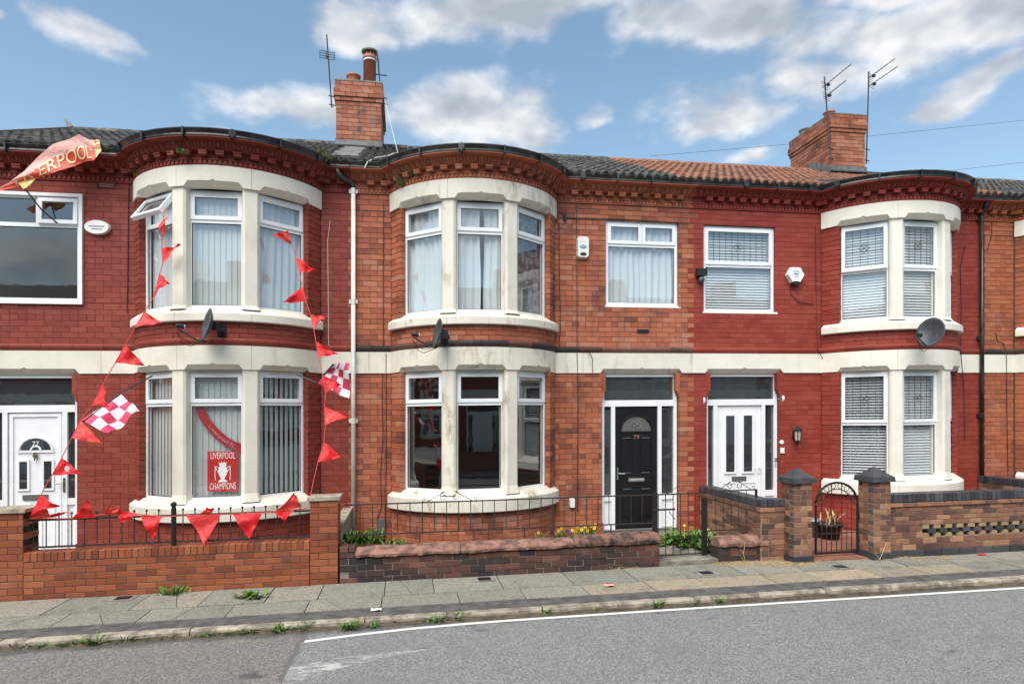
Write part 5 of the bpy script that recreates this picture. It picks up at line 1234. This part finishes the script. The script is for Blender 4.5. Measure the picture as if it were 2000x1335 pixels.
# ------------------------------------------------------------------ bunting, flags, poster, scarf
def pennant(parent, A, B, C, mt, seed, name='pennant', amp=.038):
    n = 9; rows = []; nv = (B-A).cross(C-A).normalized()
    for i in range(n+1):
        t = i/n; r = []
        for j in range(n+1):
            s_ = j/n; p = (A.lerp(B, s_)).lerp(C, t)
            w = noise.noise(Vector((t*2.2+seed*3.1, s_*1.6, seed)))*1.6+.6*math.sin(t*7+seed*2+s_*2.5); edge = min(1, t*3)
            p = p+nv*w*amp*edge+Vector((0, 0, .012*math.sin(t*6+seed)*edge*(s_-.5)))
            r.append(p)
        rows.append(r)
    mb = MB(); mb.grid(rows); return mb.build(name, mt, parent, True)
def bunting(label, y0, Y0, y1, Y1, cordpts, pens):
    def W(x, y): return U(x, y, Y0+(Y1-Y0)*max(0, min(1, (y-y0)/(y1-y0))))
    r = empty('bunting_string', W(*cordpts[-1]), label, 'bunting', 'strings of red pennant bunting')
    mb = MB(); mb.tube([W(*p) for p in cordpts], .006, 5); mb.build('cord', M_cord, r)
    for k, (a, b, c_) in enumerate(pens):
        pa, pb = W(*a), W(*b); Ym = (pa.y+pb.y)/2
        pc = U(c_[0], c_[1], Ym-.07+.1*math.sin(k*2.1)); pennant(r, pa, pb, pc, M_red if (k*7) % 3 else M_red2, k+len(pens))
    return r
b1 = bunting('red bunting hanging from the open top window down past the white door', 420, -.85, 985, -1.93,
    [(322, 405), (318, 440), (316, 485), (318, 514), (312, 534), (300, 580), (283, 607), (264, 639), (245, 672), (225, 708), (202, 748), (180, 792), (157, 820), (140, 855), (121, 893), (102, 927), (88, 950), (60, 1008)],
    [((328, 421), (309, 440), (318, 463)), ((316, 485), (318, 514), (352, 477)), ((312, 534), (300, 580), (329, 552)), ((283, 607), (264, 639), (316, 631)), ((245, 672), (225, 708), (283, 714)),
     ((202, 748), (180, 792), (207, 793)), ((157, 820), (140, 855), (200, 866)), ((121, 893), (102, 927), (161, 926)), ((80, 966), (56, 1010), (112, 986))])
q = U(131, 915, -1.86); mb = MB(); disc(mb, q, ell(.03, .04), .003); mb.build('printed_badge', mat('pale_blue_print', (.45, .5, .62), .6), b1)
b2 = bunting('red bunting hanging past the right side of the dark red bow to the wall pier', 455, -.72, 985, -1.93,
    [(531, 457), (571, 478), (577, 501), (585, 533), (590, 560), (598, 589), (606, 614), (613, 644), (617, 666), (622, 698), (630, 731), (636, 766), (634, 794), (635, 830), (633, 862), (621, 902), (612, 940), (603, 985)],
    [((531, 459), (571, 478), (562, 450)), ((577, 501), (585, 533), (617, 527)), ((590, 560), (598, 589), (552, 590)), ((606, 614), (613, 644), (637, 617)), ((617, 666), (622, 698), (660, 691)),
     ((630, 731), (636, 766), (668, 751)), ((634, 794), (635, 830), (686, 813)), ((633, 862), (621, 902), (669, 893))])
def W3(x, y, Y=-1.93): return U(x, y, Y)
b3 = empty('bunting_string', W3(330, 1005), 'red bunting tied along the ball-topped railing', 'bunting', 'strings of red pennant bunting')
mb = MB(); mb.tube([W3(*p) for p in ((60, 1012), (140, 1012), (230, 1000), (316, 1008), (430, 1004), (510, 1001), (545, 998), (600, 992))], .007, 5); mb.build('cord', M_cord, b3)
for k, (a, b, c_) in enumerate([((60, 1012), (105, 1010), (84, 984)), ((98, 1004), (104, 1010), (146, 996)), ((140, 1013), (186, 1010), (170, 977)), ((191, 1002), (232, 1004), (232, 992)), ((231, 996), (276, 1003), (234, 1021)), ((274, 1007), (317, 1008), (297, 1057)),
        ((363, 1006), (431, 1004), (402, 1064)), ((388, 1003), (414, 1001), (421, 987)), ((454, 1003), (512, 1001), (487, 1053)), ((536, 1001), (590, 989), (575, 962)), ((536, 1000), (575, 996), (556, 1018)), ((205, 1002), (222, 1003), (214, 986))]):
    pennant(b3, W3(*a, -1.94), W3(*b, -1.94), W3(*c_, -1.99), M_red if k % 3 else M_red2, k+40)
def check_flag(label, pole, hoist, fly, nu, nv, seed):
    r = empty('checked_flag', pole[0], label, 'flag', 'red and white checked flags')
    mb = MB(); mb.tube(pole, .011, 6); mb.sphere(pole[-1], .018, 8, 5); mb.build('pole', M_ant, r)
    k = 4; U_, V_ = nu*k, nv*k; rows = []; nn = (hoist[1]-hoist[0]).cross(fly[0]-hoist[0]).normalized()
    for i in range(V_+1):
        t = i/V_; row = []
        for j in range(U_+1):
            s_ = j/U_; p = hoist[0].lerp(hoist[1], s_).lerp(fly[0].lerp(fly[1], s_), t)
            w = (math.sin(s_*7+t*4+seed)+.8*math.sin(t*8+seed*2+s_*3))*.035*min(1, t*2); row.append(p+nn*w+Vector((0, 0, .02*math.sin(s_*9+seed)*t)))
        rows.append(row)
    mb = MB(); mb.grid(rows); o = mb.build('cloth', M_flagw, r, True); o.data.materials.append(M_pink)
    for f in o.data.polygons: i, j = divmod(f.index, U_); f.material_index = 1-((i//k+j//k) % 2)
Yf = -1.25
check_flag('crimson and white checked flag on a stick left of the lower bow window', [U(297, 734, -.62), U(240, 764, -1.0), U(163, 822, -1.35)], (U(160, 819, -1.34), U(236, 769, -1.02)), (U(213, 852, -1.5), U(273, 802, -1.1)), 4, 3, 1.)
check_flag('crimson and white checked flag blowing against the white downpipe', [U(580, 731, -.55), U(618, 747, -.75), U(650, 712, -.9)], (U(620, 748, -.76), U(655, 708, -.9)), (U(681, 779, -.9), U(681, 706, -.95)), 4, 4, 2.3)
# long pennant flag at the upper left window
fl = empty('pennant_flag', U(105, 430, -.1), 'long red and pink pennant flag with gold lettering blowing from the upper left window', 'flag')
mb = MB(); mb.tube([U(112, 436, -.06), U(80, 408, -.2), U(49, 369, -.36)], .011, 6); mb.build('pole', M_ant, fl)
CL = [(-12, 374, 1.5, 1.5), (20, 361, 6, 6), (50, 346, 12, 12), (80, 327, 22, 18), (110, 309, 28, 24), (140, 297, 25, 27), (160, 289, 27, 27), (178, 291, 18, 22), (196, 285, 12, 10)]
def fp(u, v):
    u = max(0, min(.9999, u))*(len(CL)-1); i = int(u); f = u-i; a, b = CL[i], CL[i+1]
    x = a[0]+(b[0]-a[0])*f; y = a[1]+(b[1]-a[1])*f; up = a[2]+(b[2]-a[2])*f; dn_ = a[3]+(b[3]-a[3])*f
    off = v*(up if v > 0 else dn_); Y = -.42+.035*math.sin(u*1.7+v*1.3)+.022*math.sin(v*3.2+u*2.1)
    return U(x-off*.22, y-off, Y)
n, m_ = 48, 16; mb = MB(); mb.grid([[fp(i/n, -1+2*j/m_) for i in range(n+1)] for j in range(m_+1)])
o = mb.build('cloth', cloth_mat('flag_red', (.88, .10, .05)), fl, True); o.data.materials.append(cloth_mat('flag_pink', (.90, .48, .42))); o.data.materials.append(M_yel)
for f in o.data.polygons:
    j, i = divmod(f.index, n); k = noise.noise(Vector((i*.25, j*.5, 3)))
    f.material_index = 1 if (j > 8+3*k and i < 44) else (2 if i > 43 and k > -.1 else 0)
mb = MB(); vs, fs = text('LIVERPOOL', 1.); xs = [x for x, z in vs]; zs = [z for x, z in vs]; x0, x1, z0, z1 = min(xs), max(xs), min(zs), max(zs)
mb.add([fp(.17+.69*(x-x0)/(x1-x0), -.82+1.0*(z-z0)/(z1-z0))+Vector((0, -.012, 0)) for x, z in vs], fs); mb.build('lettering', M_cream, fl)
mb = MB(); mb.add([U(35, 357, -.40), U(72, 345, -.40), U(60, 362, -.43), U(46, 369, -.42)], [(0,1,2,3)]); mb.add([U(48, 356, -.405), U(74, 343, -.405), U(62, 357, -.44), U(52, 365, -.43)], [(0,1,2,3)]); mb.build('flame_edge', M_yel, fl)
# poster and scarf behind the glass of the lower bow window
Yp = -.695
def PP(x, y, d_=0.): return U(x, y, Yp-d_)
po = empty('window_poster', PP(435, 960), 'red poster with white trophy and lettering in the lower bow window', 'poster')
mb = MB(); mb.add([PP(405, 881), PP(465, 881), PP(464, 959), PP(405, 959), PP(405, 881, -.002), PP(465, 881, -.002), PP(464, 959, -.002), PP(405, 959, -.002)], [(3,2,1,0), (4,5,6,7)]); mb.build('sheet', M_poster, po)
k = (PP(465, 900)-PP(405, 900)).length/60; cc = PP(435, 920, .003)
mb = MB(); put_text(mb, 'LIVERPOOL', .145, lambda x, z: cc+Vector((x*.47, 0, z*.95+k*32))); put_text(mb, 'CHAMPIONS', .145, lambda x, z: cc+Vector((x*.45, 0, z*.95-k*31))); mb.build('lettering', M_pw, po)
mb = MB(); prof = [(-9, 4.5), (-8, 7), (-4, 8), (2, 8.5), (8, 7), (11, 4.5), (13, 5.5)]
def tz_(r, z): return cc+Vector((r*k, 0, z*k))
cup = [(9, -22), (8, -19), (4, -17), (4, -13), (7, -8), (9, -1), (8.5, 6), (6, 11), (7, 13), (7.5, 20), (4.5, 16), (3, 21)]
poly = cup+[(0, 16.5)]+[(-x, z) for x, z in cup[::-1]]
mb.add([tz_(x, z) for x, z in poly], [tuple(range(len(poly)))])
for s_ in (-1, 1):
    mb.tube([tz_(s_*8, 8), tz_(s_*14, 11), tz_(s_*13, 6), tz_(s_*8.5, -2)], .005, 4); mb.tube([tz_(s_*14.5, 11), tz_(s_*15, -8), tz_(s_*14, -18)], .007, 4)
mb.build('trophy', M_pw, po)
sf = empty('scarf', PP(430, 850), 'red football scarf slung diagonally across the lower bow window', 'scarf')
SP = [(390, 797), (398, 815), (410, 832), (424, 847), (440, 860), (456, 870), (470, 874), (478, 876)]
def sp(t, v):
    u = max(0, min(.9999, t))*(len(SP)-1); i = int(u); f = u-i; a, b = SP[i], SP[i+1]; dx, dy_ = b[0]-a[0], b[1]-a[1]; L = math.hypot(dx, dy_)
    return U(a[0]+dx*f+dy_/L*v*8.5, a[1]+dy_*f-dx/L*v*8.5, Yp+.006+.006*math.sin(t*20+v))
mb = MB(); mb.grid([[sp(i/30, v) for i in range(31)] for v in (-1, -.3, .3, 1)]); mb.build('knit', mat('scarf_knit', (.42, .018, .028), .9, .2, 40), sf, True)
mb = MB(); vs, fs = text('Liverpool FC', 1.); xs = [x for x, z in vs]; mb.add([sp(.28+.48*(x-min(xs))/(max(xs)-min(xs)), z*1.1)+Vector((0, -.012, 0)) for x, z in vs], fs); mb.build('lettering', M_plainpink, sf)
mb = MB(); a = PP(478, 880)
for i in range(7): mb.tube([a+Vector((-.05+.012*i, 0, .02)), a+Vector((-.03+.012*i, -.004, -.07))], .004, 4)
mb.build('fringe', M_pw, sf)

# ------------------------------------------------------------------ plants
def leaves(mb, c, n, h, spread, wid, lean=.6, seed=0, up=1.):
    rr = random.Random(seed)
    for i in range(n):
        a = rr.random()*2*PI; L = h*(.45+.75*rr.random()); w = wid*(.6+.8*rr.random()); b = Vector((c[0]+rr.gauss(0, spread*.35), c[1]+rr.gauss(0, spread*.2), c[2]))
        dr = Vector((math.cos(a), math.sin(a), 0)); sd = Vector((-dr.y, dr.x, 0)); ln = lean*(.3+rr.random()); vs = []
        for t, ww in ((0, .35), (.35, 1), (.7, .8), (1, .05)):
            p = b+dr*(L*ln*t)+Vector((0, 0, L*up*(t-.42*ln*t*t))); vs += [p-sd*w*ww/2, p+sd*w*ww/2]
        mb.add(vs, [(0,1,3,2), (2,3,5,4), (4,5,7,6)])
    return mb
def gz(x, y, Z=0.):
    a = math.atan((x-1000)/F)+TH; t = math.tan(a); k_ = (y-V0)/F; dy_ = (CH-Z)/(k_*(math.cos(TH)+t*math.sin(TH))+S*t); return Vector((dy_*t, dy_-CD, Z))
def weed(label, px, Z, n, h, spread, wid, mt=M_leaf, name='weed', group=None, lean=.6):
    c = gz(*px, Z) if not isinstance(px, Vector) else px
    leaves(MB(), c, n, h, spread, wid, lean, hash(label) % 999 if False else int(c.x*100)).build(name, mt, label=label, cat='weed' if name == 'weed' else 'plant', group=group)
weed('green grass tuft on the pavement against the red brick wall, left of two', (337, 1160), 0, 70, .15, .22, .018, group='weeds on the pavement', lean=1.0)
weed('broad-leaved weed on the pavement against the red brick wall, right of two', (490, 1167), 0, 45, .13, .24, .04, group='weeds on the pavement', lean=1.2)
mb = MB(); rr = random.Random(4)
for i in range(120):
    t = rr.random(); x = 15+590*t**.9; d_ = .5+.5*math.sin(x*.03)+.3*math.sin(x*.011); 
    if rr.random() < .35+.4*d_: c = gz(x, 1269-.0655*x, -.075)+Vector((0, .02, 0)); leaves(mb, c, 9, .035+.05*rr.random()*(x/350+.3), .07, .012, 1.1, i)
mb.build('kerb_weeds', M_leaf, label='strip of green weeds along the kerb at left', cat='weeds', kind='stuff')
KW = [(25, 1263, 20, .06), (180, 1257, 30, .10), (545, 1234, 30, .10), (682, 1228, 46, .10), (730, 1224, 20, .07), (770, 1216, 8, .09), (848, 1214, 40, .08), (895, 1209, 34, .09), (1068, 1198, 22, .08), (1285, 1185, 40, .08), (1165, 1194, 12, .06), (1402, 1177, 22, .08), (1360, 1180, 8, .05)]
KL = ['tiny weed in the gutter at the very left edge', 'weed in the gutter below the left pavement cover', 'weed in the gutter just left of where the white line starts', 'bushy weed where the kerb passes the start of the white line', 'small weed just right of the bushy one at the white line', 'single thin sprig on the kerb below the left sandstone', 'spreading weed in the gutter below the middle bow window', 'pale weed beside the spreading one below the middle bow window', 'weed in the gutter below the second pavement cover', 'rounded weed in the gutter below the iron gate', 'thin weed in the gutter below the pink wrapper', 'weed in the gutter below the sandstone stub', 'tiny sprig in the gutter left of the weed below the stub']
for lb, (x, y, n, h) in zip(KL, KW): weed(lb, (x, y), -.075, n, h*1.3, .10, .018, group='weed tufts along the kerb', lean=1.0)
weed('lush green weeds at the foot of the white downpipe', U(700, 1062, -1.45), 0, 170, .22, .42, .045, name='garden_weeds')
weed('low green weeds behind the left end of the sandstone coping', U(760, 1066, -1.6), 0, 60, .12, .45, .03, name='garden_weeds')
weed('leafy green dandelion clump inside the low iron gate, left half', U(1345, 1066, -.75), 0, 320, .32, .62, .07, lean=1.4, name='garden_plant', group='plants by the gate')
weed('leafy green dandelion clump inside the low iron gate, right half', U(1388, 1078, -1.15), 0, 320, .28, .60, .07, lean=1.4, name='garden_plant', group='plants by the gate')
for i, (x, y, Y) in enumerate(((1337, 1026, -.9), (1381, 1034, -1.1))):
    c = U(x, y, Y); mb = MB(); mb.tube([c+Vector((0, 0, -.25)), c], .004, 4); mb.sphere(c, .028, 8, 5, 1, 1, .8); mb.build('dandelion', M_flow, label=('yellow dandelion flower left, behind the iron gate', 'yellow dandelion flower right, behind the iron gate')[i], cat='flower', group='dandelions by the gate')
def pansy(label, pts):
    r = empty('pansy_plant', U(pts[0][0], pts[0][1]+10, -1.6), label, 'flowers'); fo = MB()
    for i, (x, y, v) in enumerate(pts):
        c = U(x, y, -1.62-.04*(i % 3)); mb = MB()
        for k_ in range(5): a = k_*2*PI/5; q = c+Vector((.016*math.cos(a), 0, .016*math.sin(a))); mb.sphere(q, .012, 6, 4, 1, .35, 1)
        mb.build('flower', M_viol if v else M_flow, r); leaves(fo, c+Vector((0, .02, -.12)), 8, .14, .06, .02, .7, i)
    fo.build('foliage', M_leaf, r)
pansy('yellow pansies flowering behind the blackened sandstone coping', [(1091, 1036, 0), (1097, 1032, 0), (1118, 1035, 0), (1124, 1038, 0), (1128, 1030, 0), (1136, 1034, 0), (1143, 1030, 0), (1155, 1027, 0), (1161, 1031, 0), (1163, 1025, 0), (1108, 1036, 1), (1112, 1039, 1), (1052, 1040, 0), (1148, 1036, 0)])
for lb, x, y, Y, n, h, sp_ in (('yellow-green weed sprouting from the gutter beside the near chimney', 626, 322, -.32, 60, .30, .12), ('green weed growing under the gutter of the dark red bow', 352, 300, -1.05, 26, .12, .10), ('green weed on the left end of the middle bow cornice, upper clump', 805, 345, -.52, 44, .17, .12), ('green weed on the left end of the middle bow cornice, lower clump', 783, 362, -.40, 40, .16, .10), ('green weed at the left shoulder of the dark red bow lintel', 268, 345, -.25, 22, .14, .08)):
    weed(lb, U(x, y, Y), 0, n, h, sp_, .02, M_leafy if '-green' in lb else M_leaf, name='gutter_weed', lean=.9)
def straw(label, a, b, y, n):
    mb = MB(); rr = random.Random(int(a))
    for i in range(n):
        c = gz(a+(b-a)*rr.random(), y+rr.uniform(-5, 4), .003); an = rr.random()*PI; L = .05+.1*rr.random(); d_ = Vector((math.cos(an)*L, math.sin(an)*L*.5, rr.random()*.03)); mb.tube([c-d_, c+Vector((0, 0, .012)), c+d_], .0025, 3, cap=False)
    mb.build('dry_straw', M_straw, label=label, cat='straw', group='dry grass on the pavement')
straw('dry straw on the pavement at the foot of the sandstone stub', 1395, 1600, 1101, 260); straw('dry straw at the foot of the low sooty wall', 1030, 1250, 1108, 80); straw('dry straw below the mixed brown wall', 1690, 1860, 1092, 90)
for lb, pts in (('dead weed stalk standing before the sandstone stub', [(1456, 1100), (1452, 1080), (1455, 1062)]), ('dead weed stalk at the right gate pier', [(1718, 1092), (1725, 1075), (1731, 1058)])):
    P = [U(x, y, -2.36 if x > 1600 else -2.12) for x, y in pts]; mb = MB(); mb.tube(P, .005, 4); mb.tube([P[1], P[1]+Vector((-.05, 0, .06))], .004, 4); mb.tube([P[0], P[0]+Vector((-.06, .02, .10))], .004, 4); mb.build('dead_stalk', M_straw, label=lb, cat='weed')
# small covers, litter, pots
for i, (x, y, lb) in enumerate(((241, 1168, 'leftmost'), (946, 1131, 'second from left'), (1379, 1119, 'third from left'), (1641, 1107, 'rightmost'))):
    c = gz(x, y); r = empty('stopcock_cover', c, 'small dark stopcock cover in the pavement, %s of four' % lb, 'cover', 'stopcock covers')
    mb = MB(); mb.box(c.x-.14, c.x+.14, c.y-.11, c.y+.11, .003, .008); mb.build('surround', M_cement, r)
    mb = MB(); mb.box(c.x-.085, c.x+.085, c.y-.075, c.y+.075, .009, .013); mb.build('lid', M_blk, r)
for lb, x, y, mt in (('crumpled pink wrapper on the pavement', 1190, 1143, M_plainpink), ('flattened red litter under the mixed brown wall', 1918, 1082, M_poster), ('pale scrap of litter on the pavement near the kerb', 735, 1190, M_white)):
    c = gz(x, y, .01); mb = MB(); rr = random.Random(x); mb.grid([[c+Vector((-.06+.03*i, -.04+.03*j, .012*rr.random())) for i in range(5)] for j in range(4)]); mb.build('litter', mt, label=lb, cat='litter')
def potted(label, px, Y, r_, h, mt, plant):
    c = U(*px, Y); c.z = .07; t = empty('plant_pot', c, label, 'plant pot', 'pots behind the arched gate'); mb = MB(); mb.lathe(c, [(r_*.75, 0), (r_*.95, h*.85), (r_*1.08, h*.86), (r_*1.08, h), (r_*.95, h), (r_*.9, h*.9)], 18); mb.build('pot', mt, t, True)
    mb = MB(); mb.lathe(c+Vector((0, 0, h*.88)), [(r_*.9, 0), (r_*.85, .01)], 18); mb.build('soil', M_soil, t)
    if plant: leaves(MB(), c+Vector((0, 0, h*.9)), 22, .28, .12, .03, .8, 5).build('leaves', M_straw, t)
potted('black pot with a withered plant behind the arched gate', (1621, 1035), -1.0, .19, .25, M_blk, True)
potted('pale grey pot beside the black one behind the arched gate', (1590, 1035), -.8, .14, .30, M_alu, False)

# ------------------------------------------------------------------ the far side of the street: seen mirrored in the windows
def opposite():
    Yf = -17.4; X = 0.; root = empty('opposite_house', (X, Yf, 0), 'red terraced house across the street, seen only mirrored in the windows', 'house', 'houses across the street')
    mb = MB(); mb.box(-2.99, 2.99, Yf-7, Yf, -.2, 6.25); mb.build('wall', M_paint3, root)
    cc_ = -1.1; A = [PI*i/14 for i in range(15)]; by = lambda r, z: [(cc_+r*math.cos(a), Yf+r*.72*math.sin(a)) for a in A]
    mb = MB(); mb.prism(by(1.36, 0), -.2, .75); mb.prism(by(1.36, 0), 3.3, 3.65); mb.prism(by(1.36, 0), 5.9, 6.25); mb.prism(by(1.15, 0), .75, 6.2); mb.build('bay', M_paint3, root)
    mb = MB(); mb.prism(by(1.42, 0), 2.95, 3.29); mb.prism(by(1.45, 0), .74, .98); mb.prism(by(1.45, 0), 3.62, 3.8); mb.prism(by(1.42, 0), 5.6, 5.89); mb.box(-2.99, 2.99, Yf, Yf+.03, 2.95, 3.29)
    for a in (1.15, 2.0, .35, 2.79):
        x, y = cc_+1.3*math.cos(a), Yf+1.3*.72*math.sin(a); mb.box(x-.12, x+.12, y-.1, y+.1, .98, 5.6)
    mb.build('stonework', M_stone3, root)
    for z0, z1 in ((1.0, 2.93), (3.82, 5.58)):
        for a, b in ((.45, 1.05), (1.25, 1.9), (2.1, 2.7)):
            p, q = Vector((cc_+1.25*math.cos(b), Yf+.9*math.sin(b), 0)), Vector((cc_+1.25*math.cos(a), Yf+.9*math.sin(a), 0)); ux = (p-q).normalized(); n = Vector((ux.y, -ux.x, 0)); M = Matrix(((ux.x, n.x, 0, q.x), (ux.y, n.y, 0, q.y), (0, 0, 1, z0), (0, 0, 0, 1))); w = (p-q).length
            mb = MB(); ring(mb, M, 0, w, 0, z1-z0, .06, -.02, .04); mb.obox(M, .06, w-.06, -.02, .035, (z1-z0)*.7, (z1-z0)*.75); f = mb.build('window', M_upvc, root)
            g_ = MB(); g_.obox(M, .05, w-.05, .0, .012, .05, z1-z0-.05); g_.build('pane', M_glassd, f)
    for x0, x1, z0, z1 in ((.95, 2.3, 4.1, 5.6), (.9, 2.35, .1, 2.9)):
        mb = MB(); M = axes((x1, Yf+.02, z0), (-1, 0)); ring(mb, M, 0, x1-x0, 0, z1-z0, .07, -.02, .05); mb.obox(M, .07, x1-x0-.07, -.02, .045, (z1-z0)*.75, (z1-z0)*.8)
        if z0 < 1: mb.obox(M, .35, 1.2, .0, .04, .07, 2.15)
        f = mb.build('window' if z0 > 1 else 'door', M_upvc, root); g_ = MB(); g_.obox(M, .06, x1-x0-.06, .0, .012, .06, z1-z0-.06); g_.build('pane', M_glassd, f)
    mb = MB(); mb.add([(-2.99, Yf+.3, 6.26), (2.99, Yf+.3, 6.26), (2.99, Yf-3.7, 8.3), (-2.99, Yf-3.7, 8.3), (2.99, Yf-7.3, 6.3), (-2.99, Yf-7.3, 6.3)], [(0,1,2,3), (3,2,4,5)]); mb.prism(by(1.75, 0), 6.18, 6.3); mb.build('roof', M_tile, root)
    mb = MB(); mb.box(-3.4, -2.5, Yf-4.2, Yf-3.2, 7.5, 9.1); mb.build('chimney', M_chim, root)
    mb = MB(); mb.box(-2.95, 2.0, Yf+1.75, Yf+2.0, -.1, .75); mb.build('garden_wall', M_wall1b, root)
    root.location += Vector((1.7, 0, S*1.7)); base = root.location.copy()
    def clone(loc, rz, pale):
        r = root.copy(); sc.collection.objects.link(r); r.location = loc; r.rotation_euler = (0, 0, rz)
        for ch in root.children:
            c1 = ch.copy(); sc.collection.objects.link(c1); c1.parent = r
            if pale and ch.name.split('.')[0] in ('wall', 'bay'): c1.material_slots[0].link = 'OBJECT'; c1.material_slots[0].material = M_render
            for g_ in ch.children: c2 = g_.copy(); sc.collection.objects.link(c2); c2.parent = c1
        if pale: r['label'] = 'pale pebbledashed house across the street, seen only mirrored in the windows'
    for k_ in range(-5, 9):
        if k_: clone(base+Vector((k_*5.99, 0, S*k_*5.99)), 0, k_ % 3 != 0)
    for q in range(3):      # invented cross rows, added to hide the bare horizon in window reflections
        clone(Vector((-48, -14+q*5.99, -.5)), -PI/2, q == 1); clone(Vector((70, -14+q*5.99, .9)), PI/2, q == 1)
opposite()
